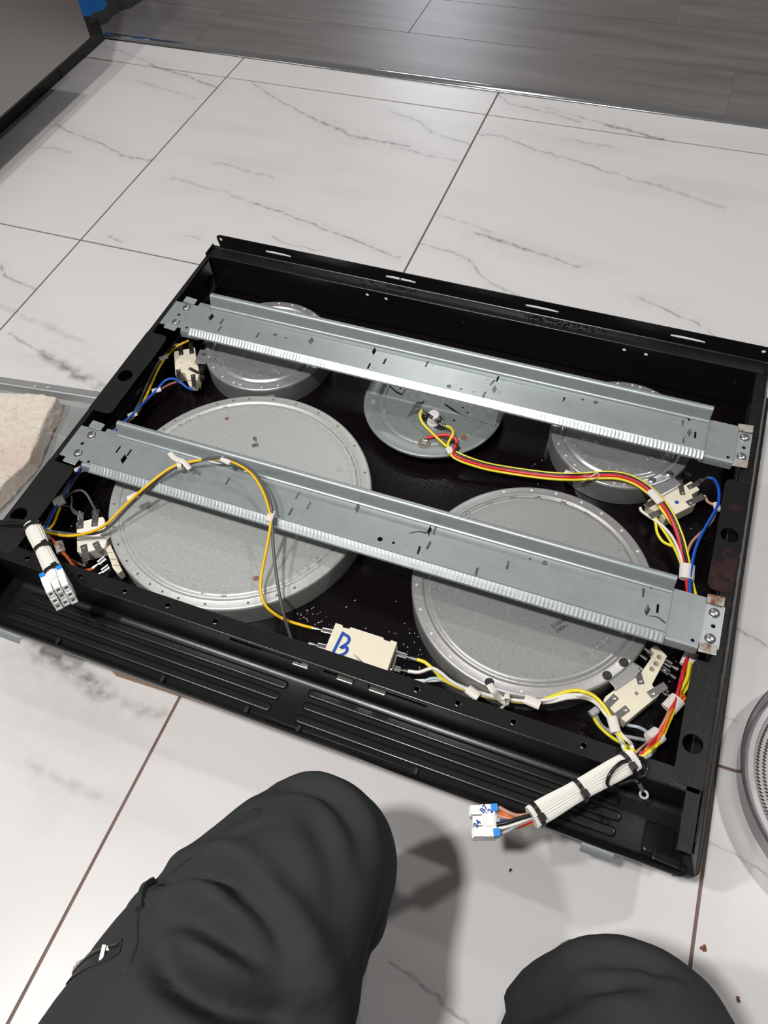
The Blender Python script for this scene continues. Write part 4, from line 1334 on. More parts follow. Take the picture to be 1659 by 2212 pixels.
mb.prism([p[:2] for p in [(25.8, 117.1, 116.0), (44.2, 108.8, 116.0), (56.7, 104.6, 116.0), (99.2, 99.7, 116.0), (96.3, 126.8, 116.0), (71.7, 130.5, 116.0)]], 113, 114.2, holes=[circ(*(51.0, 116.9, 116.0)[:2], 1.4, 10), circ(*(59.3, 110.4, 116.0)[:2], 1.4, 10)])
mb.part('hold_down_tab', 'pan_warm', eW)
o = put_text('printed_code', 'CERAMASPEED', 4.2, (-9.5, 95.6, 112.3), 84.4, 'ink_grey', eW, 0.02)
o = put_text('printed_code', 'MR-11 68-100', 4.2, (-6.0, 98.4, 112.3), 84.4, 'ink_grey', eW, 0.02)
o = put_text('printed_code', '050B  071040', 4.2, (-2.5, 101.3, 112.3), 84.4, 'ink_grey', eW, 0.02)

# ================================================================== ceramic switch block marked with a letter
sb = thing('ceramic_switch_block', (45.0, -236.3, 92.0), 'cream ceramic switch block marked with a blue letter beside the front ridge', 'switch block')
blk = ceramic(sb, [(20.0, -267.8, 128.0), (18.5, -229.3, 128.0), (26.5, -229.3, 128.0), (28.0, -231.7, 128.0), (35.1, -230.9, 128.0), (35.3, -228.6, 128.0), (72.6, -228.5, 128.0), (73.8, -230.4, 128.0), (81.1, -230.6, 128.0), (80.8, -228.4, 128.0), (88.2, -228.7, 128.0), (89.8, -268.5, 128.0), (69.0, -270.0, 128.0)], 128, 20, 'ceramic', 'slab', bevel=.7)
mb = MB()
mb.tube([(30.6, -236.5, 128.1), (29.9, -252.7, 128.1), (29.3, -265.1, 128.1)], 1.7, 6, 4, flat=.12)
mb.tube([(31.6, -239.0, 128.1), (37.9, -240.3, 128.1), (39.9, -246.3, 128.1), (34.5, -254.9, 128.1), (40.1, -251.8, 128.1), (42.3, -256.0, 128.1), (38.9, -261.6, 128.1), (30.8, -265.0, 128.1)], 1.7, 6, 4, flat=.12)
mb.part('painted_letter', 'ink_blue', blk, smooth=True, label='hand-painted blue letter B')
MB().obox(Vector((85.9, -246.8, 112.0)), 14, 22, 16, (1, .1, 0)).part('switch_body', 'dark_steel', sb, bevel=2)
mb = MB()
mb.prism([p[:2] for p in [(49.5, -256.5, 131.0), (70.5, -265.5, 131.0), (78.8, -265.8, 131.0), (65.3, -265.1, 131.0)]], 129.2, 130.2)
mb.part('pointed_bracket', 'steel', sb, label='bent pointed metal strip')
for a, b in (((16.8, -236.7, 118.0), (-6.3, -237.5, 114.0)), ((18.1, -255.1, 118.0), (-2.8, -255.4, 114.0)), ((88.3, -237.1, 118.0), (111.6, -234.8, 114.0)), ((89.1, -253.5, 116.0), (108.5, -249.2, 112.0))):
    faston(sb, a, b, 6)

# ================================================================== wiring
def harness(name, base, label):
    return thing(name, base, label, 'wiring harness')


def wire(h, m, pts, r=1.75, lab=None):
    return MB().tube(pts, r, 8, 5).part('wire', m, h, smooth=True, angle=80, label=lab)


def band(h, c, d, l=12, r=5, m='tape', name='tape_band', flat=.75):
    """a short wrap of tape round a bundle: centre, direction"""
    c = Vector(c)
    d = Vector(d).normalized()
    return MB().tube([c - d * l / 2, c - d * l * .3, c + d * l * .3, c + d * l / 2], r * .88, 14, 1, flat=flat * .8).part(name, m, h, smooth=True, angle=40)


def sleeve(h, a, b, r, name='braided_sleeve', ribs=16):
    A, Bv = Vector(a), Vector(b)
    mb = MB()
    d = (Bv - A).normalized()
    s = Vector((0, 0, 1)).cross(d).normalized()
    u = d.cross(s)
    n = 26
    seg = ribs * 2
    vs, fs = [], []
    for i in range(n + 1):
        t = i / n
        p = A + (Bv - A) * t + Vector((0, 0, 2.5 * math.sin(math.pi * t)))
        rr = r * (1 + .05 * math.sin(t * 9) + .04 * noise.noise(Vector((t * 6, r, 0))))
        for k in range(seg):
            an = 2 * math.pi * k / seg
            q = rr * (1.0 if k % 2 else 0.90)
            vs.append(p + s * (q * math.cos(an)) + u * (q * math.sin(an) * .82))
    for i in range(n):
        for k in range(seg):
            k2 = (k + 1) % seg
            fs.append((i * seg + k, i * seg + k2, (i + 1) * seg + k2, (i + 1) * seg + k))
    fs.append(tuple(range(seg)))
    fs.append(tuple(n * seg + k for k in range(seg)))
    mb.add(vs, fs)
    return mb.part(name, 'wire_white', h, smooth=True, angle=60, label='white ribbed fibre sleeve')


def tie(h, c, d, r, m='black_plastic', w=4.0, tail=None, name='cable_tie', head=True):
    c = Vector(c)
    d = Vector(d).normalized()
    s = Vector((0, 0, 1)).cross(d).normalized()
    u = d.cross(s)
    mb = MB()
    vs, fs = [], []
    for k in range(20):
        an = 2 * math.pi * k / 20
        rad = s * math.cos(an) + u * (math.sin(an) * .82)
        for dx, q in ((-w / 2, r), (w / 2, r), (w / 2, r + 1.2), (-w / 2, r + 1.2)):
            vs.append(c + d * dx + rad * q)
    for k in range(20):
        k2 = (k + 1) % 20
        for j in range(4):
            j2 = (j + 1) % 4
            fs.append((k * 4 + j, k * 4 + j2, k2 * 4 + j2, k2 * 4 + j))
    mb.add(vs, fs)
    if head:
        mb.obox(c + u * (r * .8) + s * (r * .55), 6, 6, 4, d)
    if tail:
        mb.tube(tail, 1.6, 6, 5, flat=.5)
    return mb.part(name, m, h, smooth=True, angle=50)


# ---------------- left harness
hL = harness('wiring_harness', (-371.0, -216.3, 92.0), 'wiring harness with white ribbed sleeve and nine-way plug, yellow wire looping over the bar')
wire(hL, 'wire_amber', [(-354.0, -234.0, 130.0), (-342.3, -233.4, 128.0), (-311.6, -228.4, 132.0), (-279.8, -212.2, 142.0), (-261.6, -183.4, 155.0), (-242.5, -155.7, 168.0), (-225.4, -128.6, 174.0), (-207.5, -115.6, 176.0), (-182.4, -104.6, 178.0), (-158.0, -103.3, 182.0), (-130.9, -110.4, 182.0), (-109.4, -125.6, 180.0), (-92.9, -143.7, 176.0), (-84.2, -157.4, 172.0), (-79.8, -179.7, 160.0), (-76.6, -206.4, 145.0), (-70.9, -224.6, 138.0), (-59.6, -237.1, 130.0), (-41.2, -239.5, 118.0), (-20.9, -237.5, 112.0), (-3.2, -237.1, 114.0)])
wire(hL, 'wire_grey', [(-357.1, -231.0, 128.0), (-340.0, -228.6, 126.0), (-310.4, -223.2, 128.0), (-278.9, -212.5, 136.0), (-261.0, -182.9, 149.0), (-242.8, -156.1, 163.0), (-224.9, -128.9, 171.0), (-207.3, -115.2, 173.0), (-184.4, -105.6, 180.0), (-158.5, -101.6, 184.0), (-128.2, -109.1, 184.0), (-104.9, -125.7, 182.0), (-88.9, -143.9, 178.0), (-83.6, -155.8, 170.0), (-72.7, -180.4, 160.0), (-57.0, -209.4, 146.0), (-40.1, -236.2, 130.0), (-28.6, -250.8, 112.0), (-22.2, -258.2, 100.0)])
for c, d in (((-257.3, -171.1, 158.0), (1, 1, .2)), ((-164.3, -104.0, 182.0), (1, -.2, 0)), ((-86.8, -152.6, 173.0), (.1, -1, -.2))):
    band(hL, c, d, 13, 4.6)
t0 = tie(hL, (-218.4, -121.9, 173.0), (1, .75, 0), 5.2, 'tie_nylon', 5, tail=[(-212.9, -121.3, 172.0), (-226.4, -114.8, 176.0), (-233.2, -114.9, 182.0)], name='nylon_tie')
MB().tube([(-233.2, -114.9, 182.0), (-223.6, -119.4, 181.0), (-212.6, -119.9, 180.0), (-202.5, -124.7, 176.0)], 3.0, 8, 5, flat=.25).part('nylon_tie', 'tie_nylon', hL, smooth=True, label='wide off-white nylon strap')
# bundle up the left side
wire(hL, 'wire_grey', [(-354.9, -230.2, 124.0), (-362.1, -208.0, 120.0), (-366.9, -186.6, 118.0), (-369.7, -165.3, 118.0), (-372.0, -138.1, 118.0), (-371.0, -100.0, 118.0), (-361.3, -51.7, 118.0), (-356.9, -29.8, 116.0), (-364.8, 8.7, 114.0), (-372.9, 49.8, 114.0), (-373.3, 76.1, 114.0), (-369.2, 96.4, 116.0), (-362.8, 104.1, 117.0)])
wire(hL, 'wire_amber', [(-353.4, -232.4, 124.0), (-355.4, -216.4, 118.0), (-363.1, -196.9, 114.0), (-370.0, -167.5, 114.0), (-372.3, -138.0, 114.0), (-371.3, -99.8, 114.0), (-360.7, -50.4, 114.0), (-354.4, -30.5, 114.0), (-358.8, 2.1, 112.0), (-368.5, 48.7, 112.0), (-370.1, 75.3, 113.0), (-364.5, 96.0, 116.0), (-356.6, 107.0, 118.0), (-351.3, 113.5, 118.0)])
wire(hL, 'wire_blue', [(-352.2, -232.0, 127.0), (-359.2, -213.5, 124.0), (-364.0, -192.2, 122.0), (-365.6, -170.8, 122.0), (-367.4, -138.2, 122.0), (-365.8, -100.1, 122.0), (-355.5, -51.8, 122.0), (-353.5, -28.9, 119.0), (-352.9, -4.2, 116.0), (-348.5, 16.6, 116.0), (-344.7, 33.8, 118.0), (-334.5, 39.6, 120.0), (-322.1, 37.5, 119.0), (-311.6, 35.1, 114.0), (-305.4, 37.5, 110.0)])
wire(hL, 'wire_brown', [(-355.6, -231.1, 124.0), (-364.7, -211.1, 120.0), (-368.2, -190.6, 118.0), (-371.3, -168.0, 118.0), (-373.1, -138.4, 118.0), (-371.9, -95.5, 118.0), (-358.1, -52.4, 118.0), (-355.8, -29.4, 116.0), (-354.9, -1.9, 112.0), (-349.0, 17.7, 112.0), (-340.3, 34.0, 112.0), (-329.7, 42.8, 113.0)])
for c, d, r in (((-356.0, -33.1, 117.0), (1, 1.1, 0), 5), ((-349.2, 17.3, 115.0), (1, .8, 0), 4.6), ((-372.1, 75.5, 114.0), (.8, 1, 0), 4.6), ((-370.2, -135.9, 119.0), (.9, 1, 0), 6), ((-353.6, -231.1, 124.0), (.8, -.2, 0), 6.5)):
    band(hL, c, d, 12, r)
band(hL, (-365.9, -187.0, 121.0), (.8, 1, 0), 13, 8, 'wire_white', 'white_clip', .9)
wire(hL, 'wire_grey', [(-369.6, -192.5, 118.0), (-364.9, -186.6, 112.0), (-357.1, -184.6, 110.0), (-347.2, -187.9, 112.0), (-333.9, -193.4, 116.0)], 1.4)
wire(hL, 'wire_grey', [(-366.4, -175.4, 118.0), (-362.4, -171.0, 118.0), (-357.2, -176.6, 114.0), (-353.7, -184.2, 112.0), (-343.4, -192.3, 114.0), (-333.9, -193.4, 116.0)], 1.4)
wire(hL, 'wire_grey', [(-365.8, -179.6, 116.0), (-358.2, -172.7, 122.0), (-348.5, -165.8, 124.0), (-339.6, -166.4, 122.0), (-330.4, -172.7, 118.0), (-320.3, -180.9, 117.0)], 1.5)
for a, b in (((-328.2, -199.3, 117.0), (-334.7, -190.8, 118.0)), ((-313.6, -189.3, 117.0), (-321.1, -179.0, 118.0))):
    faston(hL, a, b, 6)
wire(hL, 'wire_orange', [(-353.8, -233.2, 122.0), (-345.9, -234.6, 116.0), (-333.9, -239.5, 112.0), (-319.7, -246.9, 108.0), (-307.3, -252.8, 105.0), (-295.1, -254.5, 104.0), (-285.7, -250.6, 105.0), (-281.7, -247.3, 106.0)])
wire(hL, 'wire_brown', [(-356.0, -233.3, 120.0), (-348.0, -236.2, 112.0), (-335.7, -241.5, 108.0), (-320.2, -246.4, 106.0), (-307.8, -248.9, 107.0), (-296.3, -250.1, 108.0)])
wire(hL, 'wire_amber', [(-335.7, -238.9, 106.0), (-323.0, -244.2, 103.0), (-314.1, -250.6, 102.0), (-304.3, -257.2, 101.0)], 1.5)
band(hL, (-334.1, -238.9, 111.0), (1, -1, -.2), 15, 6)
band(hL, (-352.2, -236.8, 120.0), (1, -.6, 0), 9, 5.5)
faston(hL, (-292.8, -244.2, 116.0), (-293.3, -251.1, 109.0), 8)
sl_ = sleeve(hL, (-343.3, -245.4, 164.0), (-274.9, -295.3, 166.0), 9.0)
for p in ((-338.8, -248.9, 164.5), (-309.1, -269.8, 167.5), (-282.4, -290.6, 167.0)):
    tie(hL, p, Vector((-274.9, -295.3, 166.0)) - Vector((-343.3, -245.4, 164.0)), 9.2)
wire(hL, 'wire_black', [(-401.6, -254.4, 160.0), (-384.2, -251.8, 160.0), (-366.1, -247.2, 164.0), (-345.2, -246.3, 169.0), (-335.4, -244.9, 168.0)], 1.8)
wire(hL, 'wire_black', [(-401.0, -256.8, 158.0), (-383.8, -253.7, 158.0), (-365.5, -249.6, 162.0), (-346.0, -247.8, 168.0), (-337.0, -248.0, 168.0)], 1.8)
wire(hL, 'wire_orange', [(-284.7, -290.8, 167.0), (-275.4, -294.9, 168.0), (-271.7, -296.6, 167.0)], 3)
wire(hL, 'wire_grey', [(-348.7, -236.5, 140.0), (-343.0, -246.8, 150.0), (-344.5, -246.2, 158.0)], 2.2)


def plug(h, A, B, wdir, up, cols, W3, Hh, cb):
    """nine-way crimp housing: A rear centre, B mating end"""
    A, B = Vector(A), Vector(B)
    d = (B - A).normalized()
    s = Vector(wdir).normalized()
    u = Vector(up).normalized()
    Ln = (B - A).length
    mb = MB()
    mb.obox(A + d * Ln * .29, Ln * .58, W3, Hh, d, u)
    pb = mb.part('plug_housing', 'white_plastic', h, bevel=.6, label='white plastic nine-way plug')
    k = cols
    hw, hh = W3 / k * .44, Hh / 3 * .44
    for i in range(k):
        for j in range(3):
            end = Ln * (1.0, .93, 1.04)[i] + (1.2 if (i + j) % 2 else 0)
            off = s * ((i - (k - 1) / 2) * W3 / k) + u * ((1 - j) * Hh / 3)
            m2 = MB()   # a hollow square tube, open at the mating end
            m2.prism([(-hw, -hh), (hw, -hh), (hw, hh), (-hw, hh)], Ln * .5, end, holes=[[(-hw * .55, -hh * .55), (hw * .55, -hh * .55), (hw * .55, hh * .55), (-hw * .55, hh * .55)]],
                     f=lambda x, y, z: tuple(A + off + s * x + u * y + d * z))
            m2.part('socket', 'white_plastic', pb)
            if (i + 2 * j) % 4 == 3:
                m3 = MB()
                m3.obox(A + d * (Ln * .5 + end) / 2 + off, end - Ln * .5 - 1.5, hw * .5, hh * .5, d, u)
                m3.part('contact', 'steel', pb)
    for q in (-1, 1):
        m2 = MB()
        m2.obox(A + d * .4 + s * (q * W3 * .38) + u * (Hh * .28), 6, W3 * .24, Hh * .55, d, u)
        m2.part('retainer', 'blue_plastic', pb, bevel=.8, label='bright blue retainer clip')
    m2 = MB()
    m2.obox(A + d * Ln * .30 + u * (Hh * .52), Ln * .46, W3 * .40, 2.0, d, u)
    m2.obox(A + d * Ln * .46 + u * (Hh * .56), Ln * .10, W3 * .30, 2.2, d, u)
    m2.part('latch', 'white_plastic', pb, bevel=.6)
    return pb


A_ = Vector((-273.1, -298.9, 166.0))
B_ = Vector((-249.3, -316.6, 174.0))
s_ = Vector((-269.8, -289.2, 160.0)) - Vector((-284.1, -301.5, 160.0))
d_ = (B_ - A_).normalized()
s_ = (s_ - d_ * s_.dot(d_)).normalized()
plug(hL, A_, B_, s_, s_.cross(d_) * (1 if s_.cross(d_).z > 0 else -1), 3, 24, 28, 0)

# ---------------- right harness
hR = harness('wiring_harness', (359.3, -25.9, 92.0), 'many-coloured wiring harness with smooth white sleeve and white plug over the front edge')
TOP = [(65.4, 43.0, 114.5), (98.8, 41.7, 110.0), (133.2, 45.7, 108.0), (178.1, 49.3, 112.0), (205.2, 51.3, 118.0), (220.8, 50.0, 127.0), (240.8, 56.5, 130.0), (261.5, 60.4, 132.0), (283.6, 59.4, 130.0), (307.7, 50.2, 125.0), (328.5, 30.4, 122.0), (344.3, 8.5, 116.0), (354.1, -11.6, 112.0), (362.3, -32.9, 110.0), (368.3, -46.3, 108.0), (374.4, -64.2, 108.0), (380.3, -94.7, 108.0), (379.8, -127.0, 110.0), (378.5, -147.5, 112.0), (378.7, -167.0, 114.0), (374.2, -185.0, 116.0), (370.2, -202.6, 118.0), (366.1, -221.9, 122.0), (361.4, -240.6, 126.0), (351.7, -259.6, 134.0), (339.3, -277.3, 155.5)]


def follow(head, i0, i1, du, dz, tail=()):
    out = list(head)
    for i in range(i0, i1):
        a, b = Vector(TOP[max(i - 1, 0)]), Vector(TOP[min(i + 1, len(TOP) - 1)])
        n = Vector((0, 0, 1)).cross(b - a).normalized()
        out.append(tuple(Vector(TOP[i]) + n * du + Vector((0, 0, dz))))
    return out + list(tail)


NT = len(TOP)
wire(hR, 'wire_yellow', follow([(7.1, 83.5, 129.0), (6.5, 76.2, 127.0), (13.5, 68.4, 122.0), (29.5, 59.6, 118.0), (47.9, 50.1, 115.0)], 0, 14, 0, 0, [(367.3, -45.5, 106.0), (374.7, -66.0, 106.0), (379.7, -93.8, 106.0), (380.1, -125.9, 108.0), (379.8, -146.2, 110.0), (380.0, -165.7, 112.0), (375.0, -181.3, 114.0), (370.6, -190.5, 116.0)]))
wire(hR, 'wire_yellow', follow([(43.7, 67.9, 129.0), (50.4, 68.0, 127.0), (54.4, 65.1, 122.0), (52.9, 57.0, 118.0), (53.0, 49.3, 116.0)], 0, 11, -7.4, -2, [(339.5, 12.9, 112.0), (348.1, -2.5, 110.0), (352.2, -10.9, 109.0)]))
wire(hR, 'wire_red', follow([(23.7, 53.1, 115.0), (26.6, 54.7, 115.5), (29.6, 56.4, 116.0), (32.6, 57.9, 116.5), (35.7, 59.2, 117.1), (39.0, 60.4, 117.6), (42.3, 61.4, 118.2), (45.5, 62.3, 118.7), (48.6, 62.6, 119.0), (51.5, 62.5, 119.0), (54.4, 62.1, 118.9), (57.0, 61.4, 118.5), (59.1, 60.6, 118.0), (60.3, 59.5, 117.2), (61.0, 58.1, 116.3), (61.4, 56.7, 115.4), (62.0, 55.2, 114.5)], 0, 12, -5.0, 0, [(350.0, -14.8, 110.0), (351.8, -20.5, 110.1), (353.5, -26.0, 110.1), (355.2, -31.7, 110.1), (357.1, -37.7, 110.0), (359.0, -44.3, 109.6), (361.0, -51.3, 109.1), (362.8, -58.6, 108.6), (364.8, -65.9, 108.2), (366.7, -73.5, 108.0), (368.7, -81.4, 107.9), (370.5, -89.5, 108.1), (372.0, -97.8, 108.5), (373.0, -106.8, 109.1), (373.8, -116.2, 110.0), (374.3, -125.1, 110.9), (374.4, -132.5, 112.0), (374.2, -137.8, 113.1), (373.6, -141.4, 114.1), (372.8, -144.8, 115.1), (372.2, -149.0, 116.0), (371.8, -154.2, 116.6), (371.4, -160.0, 117.1), (371.1, -165.9, 117.6), (370.6, -171.6, 118.0), (370.2, -177.3, 118.5), (369.7, -183.0, 119.0), (369.0, -188.6, 119.5), (368.3, -193.9, 120.0), (367.4, -198.9, 120.5), (366.1, -203.7, 121.0), (365.0, -208.4, 121.6), (363.7, -213.1, 122.2), (362.6, -217.9, 123.0), (361.4, -222.7, 123.9), (360.2, -227.5, 125.0), (359.0, -231.9, 126.1), (357.7, -235.7, 127.4), (356.4, -239.3, 128.9), (355.0, -242.9, 130.7), (352.9, -247.7, 134.6), (350.2, -253.3, 139.0), (346.8, -260.6, 147.0), (343.2, -268.1, 155.3), (340.9, -272.3, 155.5)]), 2.2)
wire(hR, 'wire_black', follow([(47.8, 59.9, 114.5), (50.7, 59.4, 114.5), (53.7, 58.9, 114.5), (56.4, 58.3, 114.5), (59.0, 57.2, 114.6), (61.0, 55.6, 114.7), (62.8, 53.9, 114.7), (64.4, 51.9, 114.7), (66.1, 50.2, 114.5)], 0, 14, -2.5, .4, [(365.8, -45.9, 106.0), (367.1, -50.9, 105.5), (368.6, -55.6, 105.0), (370.0, -60.6, 104.5), (371.2, -66.2, 104.2), (372.6, -72.5, 104.0), (374.1, -79.1, 103.9), (375.4, -86.4, 104.1), (376.3, -94.1, 104.5), (377.0, -102.9, 105.1), (377.5, -112.4, 106.0), (377.8, -121.6, 106.9), (377.8, -129.4, 108.0), (377.7, -135.2, 109.1), (377.3, -139.5, 110.1), (376.9, -143.6, 111.1), (376.3, -148.3, 112.0), (375.9, -153.7, 112.6), (375.5, -159.5, 113.1), (374.9, -165.4, 113.6), (374.3, -171.1, 114.0), (373.7, -176.9, 114.5), (373.0, -182.6, 115.0), (372.1, -188.3, 115.5), (371.0, -193.9, 116.1), (369.6, -199.4, 116.7), (367.8, -204.9, 117.4), (365.9, -210.3, 118.3), (364.0, -215.9, 119.5), (362.1, -221.5, 120.8), (360.3, -227.2, 122.4), (358.4, -232.7, 124.2), (356.5, -237.6, 126.0), (354.8, -241.5, 127.9), (353.0, -244.8, 129.9), (351.1, -248.8, 134.0), (348.7, -253.4, 138.5), (345.5, -260.1, 147.0), (342.2, -267.0, 155.6), (340.0, -270.7, 155.6), (337.9, -274.2, 155.5)]), 2.0)
wire(hR, 'wire_blue', [(361.0, 101.1, 114.0), (367.7, 98.8, 116.0), (373.6, 85.6, 118.0), (376.5, 69.7, 117.0), (375.7, 58.4, 116.0), (371.7, 42.7, 114.0), (365.4, 18.5, 112.0), (361.8, -5.7, 112.0), (361.4, -31.9, 113.0), (363.3, -52.3, 112.0), (367.5, -70.8, 110.0), (373.9, -96.8, 108.0), (376.7, -131.9, 110.0)], 2.0)
wire(hR, 'wire_tan', [(361.2, 72.5, 114.0), (365.2, 67.6, 112.0), (370.7, 65.2, 112.0), (376.0, 62.8, 113.0), (374.3, 43.1, 110.0), (365.5, 24.7, 108.0), (357.3, 7.3, 108.0), (355.0, -12.5, 109.0), (358.0, -34.3, 110.0), (365.5, -63.2, 106.0), (371.5, -96.7, 106.0), (373.9, -131.8, 110.0)])
wire(hR, 'wire_white', [(293.4, 31.2, 116.0), (296.0, 27.2, 115.0), (307.2, 22.2, 114.0), (321.5, 16.2, 113.0), (335.1, 4.8, 112.0), (345.1, -10.8, 111.0), (351.7, -25.8, 110.0), (356.8, -37.2, 109.0)])
wire(hR, 'wire_yellow', [(309.5, 25.7, 115.0), (314.2, 17.7, 112.0), (318.8, 6.7, 109.0), (326.9, -1.2, 107.0), (336.7, -3.8, 107.0), (344.0, -5.9, 108.0), (349.3, -13.8, 108.0)])
wire(hR, 'wire_yellow', [(311.3, 24.2, 115.0), (321.0, 15.4, 111.0), (333.0, 2.9, 109.0), (344.0, -12.4, 108.0), (353.2, -30.9, 109.0), (356.9, -36.6, 108.0)])
for c, d, l, r in (((57.5, 43.0, 115.0), (1, -1, -.2), 9, 5), ((205.9, 51.7, 116.0), (1, -.1, 0), 14, 6.2), ((306.3, 43.2, 127.0), (1, -.9, 0), 20, 6), ((358.0, -35.5, 111.0), (.1, -1, 0), 19, 9.5), ((376.2, 60.7, 115.0), (.3, -1, 0), 11, 4.8), ((376.0, -139.7, 112.0), (-.2, -1, 0), 18, 8.2), ((367.4, -196.5, 118.0), (-.5, -1, 0), 17, 9.0), ((355.3, -239.4, 127.0), (-.6, -.9, .4), 15, 9.5)):
    band(hR, c, d, l, r, flat=.6)
MB().tube([(218.9, 47.0, 114.5), (220.1, 46.5, 116.0), (221.5, 45.8, 117.6), (222.7, 45.1, 119.5), (224.0, 44.6, 121.5), (225.4, 44.5, 123.8), (226.7, 44.4, 126.2), (228.1, 45.7, 127.3), (229.5, 46.9, 128.3), (231.2, 48.4, 129.2), (233.0, 50.2, 130.2), (234.7, 51.7, 130.8), (236.1, 52.7, 131.0), (237.2, 52.6, 130.7), (238.1, 51.8, 130.1), (238.8, 50.8, 129.2), (238.7, 49.9, 128.4), (237.9, 48.8, 128.0), (236.3, 47.4, 127.7), (234.6, 45.9, 127.6), (233.0, 44.3, 127.5)], 3.2, 8, 5, flat=.3).part('nylon_tie', 'tie_nylon', hR, smooth=True, label='wide off-white nylon strap')
wire(hR, 'wire_yellow', [(376.3, -145.8, 116.0), (376.5, -150.3, 116.0), (376.5, -154.8, 116.0), (376.6, -159.2, 116.0), (376.2, -163.5, 116.1), (375.5, -167.8, 116.3), (374.3, -171.9, 116.5), (373.2, -175.9, 116.7), (372.1, -179.5, 117.0), (371.3, -182.5, 117.2), (370.4, -185.1, 117.5), (369.6, -187.5, 117.8), (369.1, -190.3, 118.0), (368.9, -193.3, 118.2), (368.9, -196.5, 118.5), (369.0, -199.9, 118.8), (368.7, -203.6, 119.2), (368.1, -207.7, 119.8), (367.2, -212.2, 120.5), (366.2, -216.7, 121.2), (365.2, -221.4, 122.0), (364.3, -226.0, 122.9), (363.5, -230.6, 123.9), (362.5, -235.4, 125.2), (361.1, -240.0, 126.7), (359.2, -244.6, 128.6), (356.6, -250.1, 133.0), (353.7, -255.3, 137.5), (348.9, -265.7, 155.4), (346.7, -268.6, 155.4), (344.4, -271.1, 155.4), (342.2, -273.6, 155.5), (339.9, -276.2, 155.5)], 2.0)
wire(hR, 'wire_orange', [(370.7, -191.8, 118.0), (371.7, -189.6, 117.5), (372.9, -187.3, 117.0), (373.9, -185.1, 116.5), (374.9, -183.8, 116.0), (375.8, -183.3, 115.5), (376.5, -183.3, 115.0), (377.1, -183.9, 114.5), (377.3, -184.7, 114.1), (377.1, -186.0, 113.9), (376.6, -187.7, 113.9), (375.8, -189.8, 114.2), (374.7, -192.1, 114.9), (373.0, -194.5, 116.1), (370.9, -197.0, 117.6), (368.8, -199.9, 119.4), (366.9, -203.4, 121.0), (365.8, -207.6, 122.0), (364.8, -212.5, 122.7), (364.0, -217.6, 123.4), (363.0, -222.5, 124.3), (362.0, -227.1, 125.2), (361.0, -231.9, 126.4), (359.6, -236.5, 127.8), (358.1, -241.1, 129.4), (355.9, -245.6, 131.3), (353.3, -250.6, 135.2), (350.5, -255.5, 139.3), (346.3, -264.8, 155.3), (344.6, -267.2, 155.3), (343.1, -269.3, 155.4), (341.7, -271.2, 155.4), (340.3, -273.4, 155.5)], 2.0)
wire(hR, 'wire_tan', [(365.3, -185.6, 112.0), (365.3, -187.9, 113.0), (365.4, -189.9, 114.0), (365.4, -192.4, 115.1), (365.3, -195.1, 116.3), (365.1, -198.2, 117.7), (364.9, -201.7, 119.2), (364.5, -205.3, 120.7), (364.0, -208.9, 122.0), (363.3, -212.4, 122.7), (362.6, -216.0, 123.2), (361.6, -219.7, 123.7), (360.6, -223.4, 124.4), (359.4, -227.2, 125.3), (358.2, -231.3, 126.4), (356.7, -235.4, 127.8), (355.1, -239.3, 129.4), (353.4, -243.0, 131.3), (351.4, -246.5, 133.4), (349.1, -250.7, 137.2), (346.7, -255.1, 141.2), (343.8, -260.8, 148.2), (340.8, -266.7, 155.3), (338.8, -269.8, 155.4), (336.8, -272.8, 155.5)], 1.9)
wire(hR, 'wire_silver', [(359.1, -239.3, 120.0), (358.1, -243.5, 121.9), (357.2, -248.1, 124.0), (355.7, -253.4, 128.8), (354.0, -258.3, 133.9), (349.4, -269.3, 155.6), (347.9, -271.1, 155.4), (346.3, -272.9, 155.5), (344.6, -274.5, 155.6), (343.0, -275.9, 155.6), (341.3, -277.2, 155.6), (339.7, -278.4, 155.6), (338.0, -279.5, 155.5)], 2.0)
